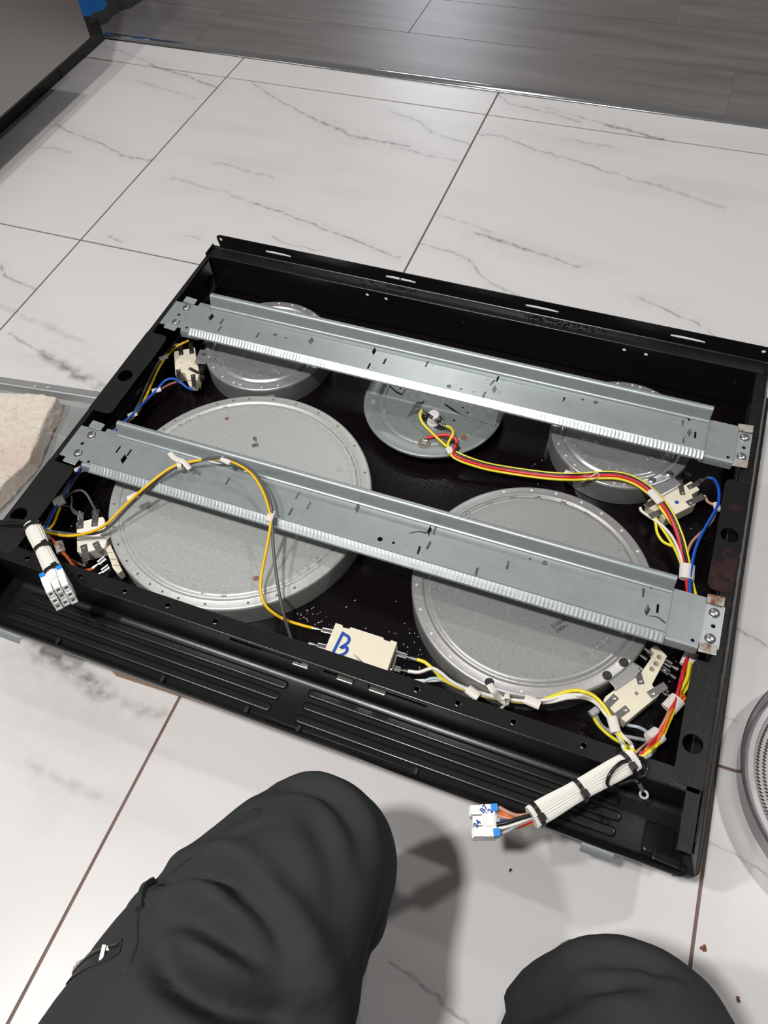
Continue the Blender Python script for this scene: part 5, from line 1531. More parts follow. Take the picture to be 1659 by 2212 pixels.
wire(hR, 'wire_yellow', [(110.5, -234.6, 114.0), (113.0, -234.5, 114.1), (115.5, -234.4, 114.1), (118.1, -234.4, 114.1), (120.8, -234.7, 114.0), (123.9, -235.7, 113.7), (127.3, -237.0, 113.2), (130.6, -238.5, 112.7), (133.6, -239.7, 112.0), (136.0, -240.8, 111.1), (137.8, -241.8, 110.1), (139.8, -242.7, 109.1), (142.6, -243.5, 108.0), (146.4, -244.0, 106.9), (150.9, -244.5, 105.9), (155.8, -244.9, 105.2), (160.8, -245.3, 104.7), (165.7, -245.6, 104.6), (170.7, -246.0, 104.9), (175.8, -246.5, 105.6), (181.1, -246.8, 106.5), (186.4, -247.0, 108.0), (191.9, -247.1, 109.6), (197.4, -247.2, 111.6), (202.8, -247.2, 113.5), (208.1, -247.1, 115.1), (213.4, -246.8, 116.6), (218.6, -246.3, 117.7), (223.5, -245.7, 118.8), (228.2, -244.8, 119.9), (232.6, -244.0, 121.2), (236.9, -243.0, 122.8), (240.9, -241.9, 124.6), (244.6, -240.3, 126.7), (247.9, -237.9, 127.8), (251.2, -235.0, 127.9), (254.4, -232.3, 128.0), (257.5, -229.9, 128.1), (260.4, -227.3, 128.0), (263.3, -225.0, 128.0), (266.1, -223.1, 128.0), (268.7, -221.4, 128.0), (271.2, -220.1, 128.0), (273.8, -219.1, 128.0), (276.6, -218.2, 128.0), (279.9, -217.9, 128.1), (283.4, -217.7, 128.2), (287.1, -217.5, 127.3), (290.6, -217.8, 126.5), (293.9, -218.7, 125.9), (297.2, -220.3, 125.5), (300.3, -222.2, 125.2), (303.3, -224.3, 125.0), (305.8, -226.5, 124.8), (308.2, -229.0, 124.6), (310.5, -231.5, 124.3), (312.7, -234.0, 124.0), (315.0, -236.5, 123.5), (317.1, -238.9, 123.0), (319.3, -241.5, 122.6), (321.3, -244.1, 122.4), (323.3, -246.7, 122.4), (325.3, -249.5, 122.8), (327.0, -252.3, 123.6), (328.0, -256.2, 128.0), (328.5, -259.8, 132.8), (326.6, -270.1, 155.6), (327.4, -271.2, 155.7), (328.3, -272.3, 155.6), (329.5, -273.2, 155.5), (330.7, -274.2, 155.5), (332.0, -275.0, 155.5), (333.2, -275.8, 155.5)], 2.0)
wire(hR, 'wire_white', [(107.6, -249.4, 113.0), (110.2, -249.0, 113.2), (112.9, -248.6, 113.5), (115.7, -248.1, 113.8), (118.5, -247.2, 114.2), (121.3, -245.5, 114.7), (124.2, -243.3, 115.2), (127.0, -241.2, 115.8), (129.6, -239.7, 116.0), (131.9, -239.1, 115.9), (133.8, -239.2, 115.5), (136.0, -239.5, 114.9), (138.7, -239.9, 114.0), (142.2, -240.7, 112.7), (146.0, -241.8, 111.2), (150.4, -243.0, 109.6), (155.3, -243.9, 108.2), (161.0, -244.6, 107.2), (167.6, -245.1, 106.5), (174.3, -245.8, 106.8), (180.9, -246.3, 107.7), (187.1, -246.7, 109.5), (193.1, -247.1, 111.8), (199.1, -247.3, 114.5), (205.0, -247.2, 116.5), (210.8, -247.0, 118.6), (216.5, -246.5, 120.0), (222.1, -245.9, 121.6), (227.7, -244.9, 123.1), (233.2, -243.7, 124.7), (238.7, -242.2, 126.2), (244.1, -240.6, 127.8), (248.9, -238.4, 128.0), (253.3, -235.8, 128.1), (257.3, -233.1, 128.2), (261.1, -230.4, 128.2), (265.0, -228.1, 128.1), (268.8, -226.2, 128.2), (272.6, -224.5, 128.1), (276.1, -223.2, 128.1), (279.8, -222.2, 128.0), (283.6, -220.3, 124.8), (287.3, -219.0, 122.4), (290.8, -218.5, 120.7), (294.2, -218.9, 120.2), (297.3, -220.3, 120.4), (300.3, -222.3, 121.2), (303.3, -224.9, 122.2), (306.1, -227.5, 123.0), (309.0, -230.1, 123.1), (312.0, -233.0, 122.8), (314.9, -235.9, 122.4), (317.5, -238.4, 122.0), (320.2, -240.6, 121.6), (322.5, -242.8, 121.4), (324.7, -244.8, 121.5), (326.8, -246.7, 121.9), (329.1, -248.5, 122.9), (331.2, -250.2, 124.3), (333.1, -251.9, 126.2), (334.1, -255.0, 130.9), (334.7, -258.3, 135.9), (332.9, -267.6, 155.7), (333.3, -268.9, 155.7), (333.8, -270.2, 155.6), (334.1, -271.5, 155.5), (334.4, -272.8, 155.5), (334.6, -274.1, 155.6), (334.8, -275.3, 155.5)], 2.0)
wire(hR, 'wire_white', [(97.7, -259.6, 106.0), (101.7, -258.6, 106.0), (105.6, -257.7, 106.0), (109.5, -256.8, 106.0), (113.6, -255.5, 106.0), (118.0, -254.0, 106.0), (122.6, -252.2, 106.0), (127.3, -250.4, 106.0), (131.6, -248.6, 106.1), (135.6, -247.0, 106.1), (139.2, -245.3, 106.2), (143.1, -244.0, 106.2), (147.5, -243.0, 106.0), (152.6, -242.7, 105.4), (158.4, -243.1, 105.0), (164.4, -243.7, 105.1), (170.5, -244.5, 106.1), (176.6, -245.2, 107.6), (183.0, -245.9, 109.8), (189.3, -246.6, 112.2), (195.4, -247.1, 114.5), (201.2, -247.4, 116.1), (206.8, -247.4, 117.6), (212.5, -247.0, 118.8), (218.8, -246.3, 120.1), (226.3, -245.1, 121.5), (234.6, -243.4, 122.4), (242.7, -241.2, 123.0), (249.5, -239.0, 123.9), (255.0, -236.8, 125.1), (259.6, -234.3, 126.5), (263.7, -232.1, 128.1), (267.6, -229.6, 128.1), (271.7, -227.7, 128.1), (275.5, -225.4, 126.6), (279.2, -222.9, 124.0), (282.8, -221.0, 121.4), (286.3, -219.9, 119.8), (289.4, -219.5, 118.6), (292.4, -220.0, 118.7), (295.3, -221.2, 119.1), (298.0, -223.0, 120.1), (300.8, -225.2, 121.0), (303.3, -227.6, 121.9), (305.7, -229.9, 122.5), (308.1, -231.7, 122.6), (310.2, -233.2, 122.3), (312.4, -235.0, 121.9), (314.7, -237.3, 121.5), (317.5, -240.3, 120.9), (320.5, -244.2, 120.6), (323.4, -248.2, 120.9), (325.3, -253.3, 125.2), (326.6, -257.8, 130.4), (325.1, -269.6, 155.3), (326.3, -271.5, 155.6), (327.7, -273.3, 155.5)], 2.0)
wire(hR, 'wire_pale', [(122.1, -259.4, 102.0), (124.3, -253.9, 106.0), (130.4, -248.3, 108.0), (138.0, -245.0, 108.0), (147.9, -244.4, 106.0), (165.6, -244.5, 102.0)], 1.8)
wire(hR, 'wire_yellow', [(297.2, -231.2, 118.0), (297.4, -232.2, 117.0), (297.4, -233.2, 116.0), (297.6, -234.2, 115.0), (298.3, -235.3, 114.0), (299.6, -236.4, 112.9), (301.3, -237.6, 111.9), (303.3, -239.0, 111.1), (305.6, -240.3, 110.4), (308.1, -241.7, 110.0), (310.9, -243.2, 109.8), (313.8, -244.7, 110.0), (316.8, -246.1, 110.5), (319.8, -247.6, 111.3), (323.0, -249.1, 112.7), (326.1, -250.7, 114.8), (328.9, -252.7, 117.7), (331.2, -255.9, 123.8), (333.1, -259.3, 130.7), (332.8, -269.9, 155.5), (335.5, -270.5, 155.5)], 1.8)
wire(hR, 'wire_silver', [(299.2, -232.3, 116.0), (305.9, -237.5, 110.0), (316.3, -239.8, 106.0), (326.4, -240.1, 106.0), (339.2, -240.0, 110.0), (350.5, -243.1, 122.0)], 1.9)
wire(hR, 'wire_pale', [(322.8, -225.0, 97.0), (334.0, -223.9, 98.0), (343.5, -224.1, 101.0), (350.5, -232.0, 113.0), (353.2, -240.9, 124.0)], 1.8)
band(hR, (296.1, -230.6, 118.0), (.7, 1, 0), 9, 4.5, 'wire_silver', 'ferrule', .9)
for c, d, l, r in (((236.6, -246.4, 132.0), (1, -.1, 0), 16, 6), ((177.8, -249.4, 112.5), (1, -.35, 0), 14, 6), ((316.3, -239.3, 124.5), (.5, -1, 0), 16, 6)):
    band(hR, c, d, l, r, flat=.6)
MB().tube([(191.5, -241.5, 128.5), (192.9, -242.9, 128.6), (194.3, -244.1, 128.5), (195.7, -245.4, 128.5), (197.3, -246.7, 128.5), (199.1, -247.5, 127.1), (201.1, -247.8, 124.0), (203.0, -247.9, 121.0), (205.1, -248.0, 118.7), (207.2, -248.0, 116.6), (209.5, -248.2, 115.7), (211.5, -248.2, 115.3), (213.0, -248.3, 116.3), (213.8, -248.1, 118.3), (214.1, -247.5, 121.1), (214.1, -247.1, 124.6), (213.7, -247.1, 127.5), (212.9, -247.2, 128.5), (211.7, -247.2, 128.4), (210.3, -247.4, 128.3), (209.0, -247.5, 128.0)], 3.6, 8, 5, flat=.28).part('nylon_tie', 'tie_nylon', hR, smooth=True, label='wide off-white nylon strap held by a screw')
MB().tube([(210.1, -247.5, 126.5), (210.7, -247.5, 122.7), (211.5, -247.5, 119.0), (212.1, -247.9, 115.9), (212.3, -248.3, 113.1), (211.9, -249.0, 110.9), (211.0, -250.0, 109.1), (210.0, -251.0, 107.5), (209.0, -251.8, 106.0), (208.3, -252.4, 104.5), (207.5, -252.8, 103.0), (206.8, -253.1, 101.5), (206.1, -253.5, 100.0)], 3.4, 8, 5, flat=.28).part('nylon_tie', 'tie_nylon', hR, smooth=True)
sA, sB = Vector((336.8, -280.3, 162.0)), Vector((262.6, -362.2, 166.0))
sleeve(hR, sA, sB, 9.6, ribs=26)
for p, tl in (((330.9, -287.2, 163.0), [(332.4, -284.9, 168.0), (323.2, -294.1, 178.0), (316.7, -307.4, 180.0), (317.3, -314.8, 172.0), (325.5, -310.5, 162.0)]), ((296.3, -325.8, 166.0), None), ((266.5, -358.0, 166.0), None)):
    tie(hR, p, sB - sA, 10.0, tail=tl)
wire(hR, 'black_plastic', [(331.7, -283.6, 166.0), (334.3, -281.8, 165.0), (336.8, -280.0, 164.1), (339.4, -278.5, 163.1), (341.7, -277.6, 162.0), (343.8, -277.7, 160.8), (345.9, -278.5, 159.5), (347.6, -279.7, 158.3), (348.8, -281.2, 157.4), (349.3, -283.0, 156.6), (349.3, -285.4, 156.1), (348.9, -287.7, 155.8), (348.2, -289.7, 155.8), (346.8, -291.1, 156.1), (345.1, -292.1, 156.5), (343.1, -293.0, 157.2), (341.1, -294.2, 158.0)], 1.8)
wire(hR, 'wire_black', [(327.6, -306.5, 158.0), (333.1, -301.7, 156.0), (339.7, -297.2, 156.0), (343.9, -297.8, 156.0)], 1.8)
rt = MB()
rp = Vector((351.6, -304.4, 150.0))
rt.lathe([(4.4, 149), (4.4, 150), (2.3, 150), (2.3, 149)], rp.x, rp.y, 16, False, False)
rt.tube([(350.4, -301.8, 150.0), (345.1, -297.6, 154.0)], 2.0, 8, 1)
rt.part('ring_terminal', 'steel', hR, smooth=True, angle=40, label='bare ring terminal on a black lead')
for m_, pts in (('wire_tan', [(262.7, -358.4, 164.0), (251.8, -364.0, 164.0), (242.8, -365.0, 166.0), (234.1, -363.0, 164.0)]), ('wire_tan', [(263.1, -359.6, 163.0), (251.7, -366.0, 162.0), (242.8, -368.4, 162.0), (235.2, -369.0, 160.0)]), ('wire_orange', [(262.9, -358.6, 162.0), (250.7, -365.2, 162.0), (241.8, -366.6, 163.0), (235.0, -365.4, 160.0)]), ('wire_black', [(262.8, -359.9, 167.0), (251.7, -368.0, 168.0), (242.2, -374.8, 167.0), (233.6, -378.8, 164.0)]), ('wire_white', [(263.2, -360.9, 165.0), (253.3, -369.8, 165.0), (245.8, -375.2, 164.0), (237.6, -380.1, 162.0)]), ('wire_silver', [(263.6, -362.1, 164.0), (253.7, -370.8, 163.0), (246.9, -377.9, 160.0), (240.3, -383.1, 158.0)]), ('wire_red', [(264.1, -363.4, 163.0), (255.7, -370.2, 162.0), (248.4, -374.1, 160.0), (238.0, -377.2, 154.0)]), ('wire_amber', [(264.6, -364.1, 160.0), (257.7, -368.8, 159.0), (250.1, -373.3, 156.0), (239.2, -377.4, 150.0)]), ('wire_blue', [(263.8, -361.0, 160.0), (249.6, -369.0, 158.0), (238.1, -371.6, 155.0)])):
    wire(hR, m_, pts, 1.9)
A_ = Vector((234.5, -374.6, 158.0))
B_ = Vector((215.8, -382.2, 158.0))
d_ = (B_ - A_).normalized()
s_ = Vector((232.7, -362.1, 168.0)) - Vector((231.6, -381.0, 168.0))
s_ = (s_ - d_ * s_.dot(d_)).normalized()
u_ = d_.cross(s_)
u_ = u_ if u_.z > 0 else -u_
pb = plug(hR, A_, B_, s_, u_, 3, 27, 18, 0)
for body, pos, a in (('34', (220.3, -383.6, 170.0), 70), ('B7', (222.3, -369.7, 170.0), 70), ('v12', (227.3, -372.5, 170.0), 75)):
    q = A_ + d_ * 0
    put_text('handwritten_mark', body, 6.5, (pos[0], pos[1], max(A_.z, pos[2]) - 2.6), a, 'ink_blue', pb, 0.05)

# ================================================================== sheet-metal panel and insulation on the left
sp = thing('sheet_metal_panel', (-700, -120, 0), 'grey galvanised sheet panel on the tiles carrying a slab of insulation', 'metal panel', local=False)
ya, yb = (-493.4, 58.5, 28.0)[1], (-664.0, 38.6, 28.0)[1]
xa, xb_ = (-493.4, 58.5, 28.0)[0], (-664.0, 38.6, 28.0)[0]
sl0 = (ya - yb) / (xa - xb_)


def yl(x, off=0):
    return ya + (x - xa) * sl0 + off


X0, X1 = -1115, -440
sec = [(-10.5, 28.4), (-11, 28.4), (-13, 27), (-16, 16), (-20, 12.5), (-60, 12), (-76, 12), (-79, 14.6), (-83, 14.6), (-86, 12), (-330, 12)]
mb = MB()
vs, fs = [], []
for x in np.linspace(X0, X1, 24):
    for q in (0, 1.2):
        vs += [(x, yl(x, o), z - q) for o, z in sec]
k = len(sec)
for i in range(23):
    a, b = i * 2 * k, (i + 1) * 2 * k
    for j in range(k - 1):
        fs.append((a + j, a + j + 1, b + j + 1, b + j))
        fs.append((a + k + j, b + k + j, b + k + j + 1, a + k + j + 1))
    fs.append((a, b, b + k, a + k))
    fs.append((a + k - 1, a + 2 * k - 1, b + 2 * k - 1, b + k - 1))
for e in (0, 23 * 2 * k):
    for j in range(k - 1):
        fs.append((e + j, e + j + 1, e + k + j + 1, e + k + j))
mb.add(vs, fs)
mb.part('sheet', 'panel_zinc' if 'panel_zinc' in M else mat('panel_zinc', (0.50, 0.52, 0.52), 0.36, 0.70, var=0.06, vscale=14, rvar=0.05), sp, smooth=True, angle=30)
# flat rim of the panel, pierced so that the tiles show through
MB().prism([(X0, yl(X0)), (X0, yl(X0, -11)), (X1, yl(X1, -11)), (X1, yl(X1))], 27.2, 28.4, holes=[circ(*p[:2], 2.4, 12) for p in ((-579.1, 42.7, 28.0), (-600.3, 39.1, 28.0))]).part('pierced_rim', 'panel_zinc', sp)
for x in (X0 + 40, X1 - 30):
    MB().box(x, x + 12, yl(x, -320), yl(x, -20), 0, 11.2).part('stiffener', 'panel_zinc', sp)


def remesh(mesh, voxel, name):
    o = bpy.data.objects.new('tmp', mesh)
    COL.objects.link(o)
    md = o.modifiers.new('r', 'REMESH')
    md.mode = 'VOXEL'
    md.voxel_size = voxel * MM
    dg = bpy.context.evaluated_depsgraph_get()
    me = bpy.data.meshes.new_from_object(o.evaluated_get(dg))
    me.name = name
    bpy.data.objects.remove(o)
    return me


out = [p[:2] for p in [(-543.0, 20.4, 40.0), (-537.3, 4.8, 30.0), (-524.6, -44.6, 28.0), (-511.7, -93.9, 28.0), (-517.8, -134.3, 28.0), (-522.1, -167.2, 28.0), (-529.5, -211.1, 28.0)]]
out += [(-720, -330), (-1000, -330), (-1000, -10)]
out += [p[:2] for p in [(-673.3, -6.6, 44.0), (-627.5, -0.2, 44.0), (-585.0, 10.2, 44.0)]]
me = remesh(MB().prism(out, 14, 46).mesh('batt'), 3.0, 'insulation_slab')
for v in me.vertices:
    p = v.co * 1000
    n_ = Vector((noise.noise(p * .035), noise.noise(p * .035 + Vector((9, 0, 0))), noise.noise(p * .03 + Vector((0, 7, 0)))))
    f_ = noise.noise(p * .11) * 2.2 + noise.noise(p * .25) * 1.6
    sag = -3.5 * max(0, noise.noise(Vector((p.x * .012, p.y * .012, 0))))
    q = p + Vector((n_.x * 2.5 + f_ * .4, n_.y * 2.5 + f_ * .4, n_.z * 2.5 + f_ - 2 + (sag if p.z > 30 else 0)))
    o_ = q.y - yl(q.x)
    q.z = max(q.z, 15.0 if -91 < o_ < -71 else 12.2)
    if q.z < 31:
        q.y = min(q.y, yl(q.x, -20))
    v.co = q * MM
me.polygons.foreach_set('use_smooth', [True] * len(me.polygons))
bt = bpy.data.objects.new('insulation_slab', me)
me.materials.clear()
me.materials.append(M['fibre'])
COL.objects.link(bt)
tag(bt, 'thick beige fibre insulation slab lying on the grey metal panel', 'insulation')
fb = MB()
for k in range(420):
    i = random.randrange(len(me.vertices))
    v = me.vertices[i]
    if v.co.x < -0.72 or v.normal.z < -0.2:
        continue
    p = v.co * 1000
    d = (v.normal * random.uniform(.2, .8) + Vector((random.uniform(-1, 1), random.uniform(-1, 1), random.uniform(-.2, .3)))).normalized()
    e = Vector((random.uniform(-3, 3), random.uniform(-3, 3), random.uniform(-2, 1)))
    fb.tube([p - d, p + d * 5, p + d * 9 + e], .22, 3, 2, cap=False)
fo = fb.part('loose_fibres', 'fibre', bt, kind='stuff')

# ================================================================== new element lying on the tiles at the right
ne = thing('ribbon_element', (592, -186, 0), 'round element with zigzag ribbon coils in a clear shell on the tiles', 'heating element', local=False)
cx, cy = 590, -186
MB().lathe([(129.5, 0.2), (131, 2), (135, 34), (136.2, 36.5), (135.6, 38), (133.6, 37), (128.6, 6), (126, 4), (126, 1)], cx, cy, 128, False, False).part('clear_shell', 'clear_shell', ne, smooth=True, angle=60, label='clear plastic rim')
MB().lathe([(136.0, 35.6), (137.0, 36.6), (136.4, 38.2), (135.2, 37.6)], cx, cy, 128, False, False).part('rim_edge', 'wire_grey', ne, smooth=True)
MB().lathe([(126.5, 1), (127, 24), (126, 26), (121, 26.4), (119.5, 25), (118.5, 20), (117, 18.6), (60, 18.4), (5, 18.4)], cx, cy, 112).part('insulation_dish', mat('dish_fibre', (0.50, 0.49, 0.49), 0.85, var=.06, vscale=60, bump=.2, bscale=300), ne, smooth=True, angle=45)
for r in (115, 108.5, 101, 94, 87, 80, 73, 66, 59, 52, 45):
    n = int(2 * math.pi * r / 1.9)
    n += n % 2
    vs, fs = [], []
    for k in range(n):
        a = 2 * math.pi * k / n
        rr = r + (1.5 if k % 2 else -1.5)
        vs += [(cx + rr * math.cos(a), cy + rr * math.sin(a), 18.2), (cx + rr * math.cos(a), cy + rr * math.sin(a), 22.4)]
    for k in range(n - 6):
        k2 = (k + 1) % n
        fs.append((k * 2, k2 * 2, k2 * 2 + 1, k * 2 + 1))
    MB().add(vs, fs).part('ribbon_coil', 'dark_steel', ne)
MB().obox((cx - 130.2, cy - 8, 26), 1.5, 12, 4, (1, 0, .1)).part('rim_latch', 'wire_grey', ne)

# ================================================================== the person crouching in front
def sweep(path, radii, seg=40, sub=10, ov=1.0):
    """tapering limb: centres and radii, smooth, closed"""
    P4 = catmull([(*p,) for p in path], sub)
    R4 = [v.x for v in catmull([(r, 0, 0) for r in radii], sub)]
    mb = MB()
    n = len(P4)
    prev = None
    vs = []
    for i, p in enumerate(P4):
        t = (P4[min(i + 1, n - 1)] - P4[max(i - 1, 0)]).normalized()
        a = Vector((1, 0, 0))
        a = (a - t * a.dot(t)).normalized()
        b = t.cross(a)
        for k in range(seg):
            an = 2 * math.pi * k / seg
            vs.append(p + (a * math.cos(an) * ov + b * math.sin(an)) * R4[i])
    fs = []
    for i in range(n - 1):
        for k in range(seg):
            k2 = (k + 1) % seg
            fs.append((i * seg + k, i * seg + k2, (i + 1) * seg + k2, (i + 1) * seg + k))
    fs.append(tuple(range(seg)))
    fs.append(tuple((n - 1) * seg + k for k in range(seg)))
    mb.add(vs, fs)
    return mb


body = MB()
LEGL = sweep([(150, -880, 285), (114, -800, 292), (92, -690, 294), (89, -610, 290), (97, -535, 279), (108, -476, 262), (110, -470, 225), (106, -486, 170), (102, -525, 90), (102, -540, 40)],
             [92, 100, 98, 91, 78, 61, 58, 60, 56, 54])
LEGR = sweep([(300, -880, 285), (342, -800, 288), (366, -690, 286), (370, -620, 280), (366, -560, 272), (356, -510, 256), (346, -500, 222), (340, -508, 170), (334, -535, 90), (332, -550, 40)],
             [92, 104, 100, 92, 78, 63, 60, 62, 58, 54])
PEL = sweep([(215, -905, 215), (215, -905, 290), (215, -915, 380), (215, -925, 470), (215, -930, 540)], [120, 150, 145, 135, 130], ov=1.15)
for q in (LEGL, LEGR, PEL):
    body.add(q.v, q.f)
me = remesh(body.mesh('trousers'), 4.0, 'trousers')

FOLDS = [  # polyline on the cloth seen from above, depth, width
    (9, 7, [(27.8, -528.5, 340.0), (53.9, -518.7, 352.0), (75.4, -513.6, 356.0), (94.7, -513.5, 356.0)]),
    (8, 8, [(80.1, -516.4, 356.0), (108.7, -522.9, 356.0), (124.2, -530.4, 354.0), (142.0, -544.3, 350.0)]),
    (13, 9, [(58.7, -561.3, 350.0), (81.8, -571.9, 360.0), (108.9, -574.7, 366.0), (134.1, -572.6, 366.0), (157.2, -569.1, 360.0)]),
    (8, 10, [(45.2, -546.0, 350.0), (74.6, -543.1, 356.0), (108.3, -547.0, 358.0), (135.6, -554.7, 356.0), (151.6, -565.6, 352.0)]),
    (2.4, 6, [(29.8, -521.5, 335.0), (45.1, -495.9, 340.0), (61.3, -472.9, 340.0), (73.7, -457.4, 335.0)]),
    (2.2, 6, [(40.0, -518.3, 340.0), (56.9, -496.0, 345.0), (75.2, -470.9, 345.0)]),
    (1.8, 5, [(53.6, -509.2, 345.0), (71.5, -489.0, 350.0), (85.0, -475.0, 350.0)]),
    (3.4, 6, [(65.2, -444.8, 322.0), (90.9, -436.7, 325.0), (116.8, -439.5, 325.0), (138.9, -456.1, 325.0), (153.8, -477.9, 322.0)]),
    (2.6, 5, [(74.2, -435.3, 315.0), (105.8, -432.1, 318.0), (130.1, -440.3, 315.0), (150.7, -460.0, 305.0)]),
    (3.2, 9, [(106.9, -453.9, 335.0), (123.7, -468.2, 340.0), (143.0, -491.1, 340.0), (156.7, -514.0, 338.0)]),
    (3.5, 12, [(91.6, -513.7, 356.0), (108.9, -503.2, 355.0), (128.9, -506.8, 352.0), (148.0, -523.8, 348.0)]),
    (7, 6, [(280.1, -515.1, 322.0), (301.7, -492.8, 332.0), (328.5, -477.8, 335.0), (350.0, -475.0, 334.0)]),
    (6, 5, [(286.6, -494.9, 322.0), (309.9, -475.3, 328.0), (335.6, -465.4, 330.0), (361.6, -465.5, 325.0)]),
    (2.4, 6, [(301.1, -503.1, 332.0), (324.2, -487.2, 338.0), (348.2, -483.8, 336.0)]),
    (2.6, 7, [(274.1, -523.4, 318.0), (299.3, -506.1, 330.0), (327.0, -500.1, 336.0)]),
]
co = np.zeros(len(me.vertices) * 3)
me.vertices.foreach_get('co', co)
co = co.reshape(-1, 3) * 1000
no = np.array([v.normal[:] for v in me.vertices])
disp = np.zeros(len(co))
for dep, wd, pl in FOLDS:
    best = np.full(len(co), 1e9)
    side = np.zeros(len(co))
    par = np.zeros(len(co))
    pl = [tuple(v) for v in catmull(pl, 4)]
    for si, (a, b) in enumerate(zip(pl[:-1], pl[1:])):
        a2, b2 = np.array(a[:2]), np.array(b[:2])
        ab_ = b2 - a2
        t = np.clip(((co[:, :2] - a2) @ ab_) / (ab_ @ ab_), 0, 1)
        q = co[:, :2] - (a2 + t[:, None] * ab_)
        dd2 = np.hypot(q[:, 0], q[:, 1])
        upd = dd2 < best
        best = np.where(upd, dd2, best)
        side = np.where(upd, np.sign(ab_[0] * q[:, 1] - ab_[1] * q[:, 0]) * dd2, side)
        par = np.where(upd, (si + t) / (len(pl) - 1), par)
    amp = np.sin(np.clip(par, 0.02, 0.98) * np.pi) ** .5
    msk = (no[:, 2] > -0.1) & (co[:, 2] > 150)
    disp += msk * amp * dep * 1.7 * (-np.exp(-(best / wd) ** 2) + .5 * np.exp(-((side - 1.9 * wd) / (1.2 * wd)) ** 2) + .3 * np.exp(-((side + 1.9 * wd) / wd) ** 2))
for i in range(len(co)):
    p = Vector(co[i]) * .012
    disp[i] += 3.0 * noise.noise(p * 1.3) + 1.2 * noise.noise(p * 3.4)
co = co + no * disp[:, None]
co[:, 2] = np.maximum(co[:, 2], 2)
me.vertices.foreach_set('co', (co * MM).ravel())
me.polygons.foreach_set('use_smooth', [True] * len(me.polygons))
me.update()
me.materials.clear()
me.materials.append(M['trouser_cloth'])
pe = bpy.data.objects.new('person', me)
COL.objects.link(pe)
tag(pe, 'person in dark charcoal trousers crouching with both knees towards the cooktop', 'person')
BASE[pe.name] = (0, 0, 0)

from mathutils.bvhtree import BVHTree
bv = BVHTree.FromPolygons([Vector(c) for c in co], [p.vertices[:] for p in me.polygons])


def drape(pts, lift=0.6):
    out_ = []
    for x, y, *_ in pts:
        h = bv.ray_cast(Vector((x, y, 700)), Vector((0, 0, -1)))
        if h[0] is None:
            h = bv.find_nearest(Vector((x, y, 280)))
        out_.append(h[0] + h[1] * lift)
    return out_


def seam(pts, r, m, name, lab=None, lift=.5, flat=.5):
    MB().tube(drape([tuple(v) for v in catmull(pts, 6)], lift), r, 6, 1, flat=flat).part(name, m, pe, smooth=True, label=lab)


# zipped cargo pocket on the left thigh
zp = [(-4.6, -603.2, 330.0), (3.3, -590.2, 340.0), (14.4, -580.0, 346.0), (27.8, -572.4, 350.0), (38.2, -566.5, 354.0)]
zl = [(42.8, -573.2, 354.0), (35.4, -580.9, 352.0), (21.4, -589.7, 348.0), (8.3, -599.0, 342.0), (-1.7, -604.6, 334.0)]
rim = drape([tuple(v) for v in catmull(zp, 5)], .9)
rim2 = drape([tuple(v) for v in catmull(zl, 5)], .9)
n1_, n2_ = len(rim), len(rim2)
vs, fs = [], []
rows = 6
for i in range(n1_):
    for j in range(rows + 1):
        a_, b_ = rim[i], rim2[n2_ - 1 - min(i, n2_ - 1)]
        q = a_.lerp(b_, j / rows)
        vs.append(drape([q], .8)[0])
for i in range(n1_ - 1):
    for j in range(rows):
        fs.append((i * (rows + 1) + j, (i + 1) * (rows + 1) + j, (i + 1) * (rows + 1) + j + 1, i * (rows + 1) + j + 1))
zo = MB().add(vs, fs).part('pocket_opening', 'zip_tape', pe, smooth=True, label='black zipped cargo pocket on the thigh')
for k in range(26):
    q = rim[0].lerp(rim[-1], 0) if False else None
zc = [(3.1, -594.9, 338.0), (16.3, -583.0, 346.0), (28.1, -575.5, 350.0), (38.0, -570.2, 353.0)]
MB().tube(drape([tuple(v) for v in catmull(zc, 6)], 1.2), 1.1, 6, 1).part('zip_teeth', 'black_plastic', zo, smooth=True)
pc = drape([(30.5, -574.6, 350.0)], 1.8)[0]
MB().obox(pc, 5, 3.2, 2.0, (1, .3, 0)).part('zip_slider', 'terminal_plate', zo, bevel=.5)
pc2 = drape([(30.2, -577.4, 350.0)], 2.0)[0]
MB().obox(pc2, 3.0, 9, 1.4, (1, .3, 0)).part('zip_pull', 'terminal_plate', zo, bevel=.4)
for p in [(3.0, -588.5, 338.0), (2.5, -591.2, 336.0)]:
    MB().obox(drape([p], 2.2)[0], 5, 2, 1.6, (1, .9, .2)).part('zip_pull', 'terminal_plate', zo, bevel=.4)
seam([(24.3, -530.9, 338.0), (30.0, -540.6, 344.0), (35.7, -548.5, 350.0)], 3.4, 'trouser_cloth', 'pocket_flap_edge', lift=1.0, flat=.8)
seam([(47.7, -584.4, 356.0), (53.0, -577.1, 358.0), (47.5, -563.5, 356.0), (35.7, -548.5, 350.0), (36.5, -530.1, 346.0)], .8, 'zip_tape', 'stitch_line', lift=.2)
seam([(34.5, -522.7, 342.0), (54.8, -503.4, 348.0), (70.3, -486.4, 350.0), (76.6, -467.9, 345.0), (70.5, -463.2, 340.0), (60.6, -471.5, 340.0)], .6, 'zip_tape', 'stitch_line', lift=.2)
# shoes under the trouser legs
for sx, (x, y) in ((-1, (104, -515)), (1, (332, -525))):
    mb = MB()
    rings = []
    for d, z in ((0, 0), (0, 14), (1, 30), (6, 52), (14, 66)):
        rings.append([(x + (42 - d) * (0.9 if abs(math.sin(a)) > .7 else 1) * math.cos(a), y - 20 + (125 - d * 2.2) * math.sin(a), z) for a in np.linspace(0, 2 * math.pi, 36, endpoint=False)])
    ring_loft(mb, rings)
    mb.part('shoe', 'black_plastic', pe, smooth=True, angle=50)

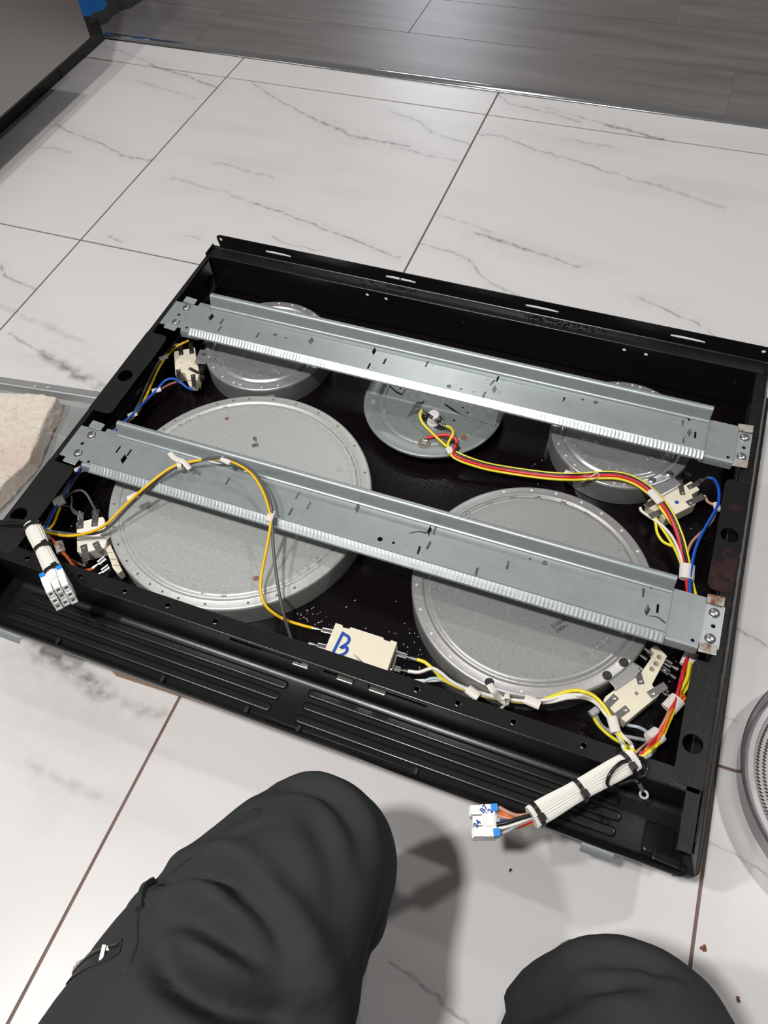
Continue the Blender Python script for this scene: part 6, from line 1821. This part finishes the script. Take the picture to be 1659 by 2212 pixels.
# ================================================================== loose bits
random.seed(11)
cr_ = MB()
for (px, py, pz), n, sx, sy in (((-27.9, -213.5, 91.0), 40, 18, 10), ((-6.8, -212.2, 91.0), 14, 30, 14), ((101.0, -198.5, 91.0), 26, 8, 30), ((124.5, -227.7, 91.0), 18, 14, 12), ((79.4, -191.1, 91.0), 12, 20, 20), ((185.4, 77.2, 91.0), 16, 16, 14), ((355.7, -140.3, 91.0), 22, 10, 10), ((-377.7, -166.2, 91.0), 10, 30, 30), ((379.1, 54.8, 91.0), 8, 20, 40), ((-271.7, -237.0, 91.0), 8, 12, 8)):
    for k in range(n):
        x, y = random.gauss(px, sx), random.gauss(py, sy)
        if y < -264 or (x - 202) ** 2 + (y + 113) ** 2 < 131 ** 2 or (x + 157) ** 2 + (y + 110) ** 2 < 160 ** 2 or abs(x) > 380 or any((x - a) ** 2 + (y - b) ** 2 < (c + 1) ** 2 for a, b, c in ((-238, 137, 88.5), (251, 131, 87.2))):
            continue
        r = random.uniform(.35, .95)
        cr_.lathe([(r * .7, 90), (r, 90 + r * .6), (r * .5, 90 + r * 1.2)], x, y, 5)
ct = thing('crumbs', (-24.9, -210.0, 90.0), 'scattered pale crumbs on the black glass between the elements', 'crumbs')
ct['kind'] = 'stuff'
bpy.data.objects.remove(ct)
cm = cr_.mesh('crumbs')
cm.materials.append(M['crumb'])
co_ = bpy.data.objects.new('crumbs', cm)
COL.objects.link(co_)
co_.rotation_euler.z = TH
tag(co_, 'scattered pale crumbs on the black glass between the elements', 'crumbs', kind='stuff')
for nm, p, r, m_, lab in (('rust_flake', (449.5, -383.6, 0.0), 3.4, 'rust', 'reddish brown flake on the tile beside the grout line by the knee'), ('rust_flake', (486.0, -415.9, 0.0), 2.6, 'rust', 'small reddish flake lying alone on the tile right of the knee'), ('paint_chip', (257.0, -378.6, 0.0), 2.0, 'ink_black', 'tiny black chip on the tile in front of the hanging plug')):
    mb = MB()
    for k in range(5):
        a = random.random() * 6.3
        mb.obox((p[0] + math.cos(a) * r * .5, p[1] + math.sin(a) * r * .5, r * .3), r * random.uniform(.6, 1.1), r * random.uniform(.5, .9), r * .6, (math.cos(a * 2), math.sin(a * 2), .2))
    o = bpy.data.objects.new(nm, mb.mesh(nm, (p[0], p[1], 0)))
    o.data.materials.append(M[m_])
    COL.objects.link(o)
    o.location = (p[0] * MM, p[1] * MM, 0)
    tag(o, lab, 'debris')
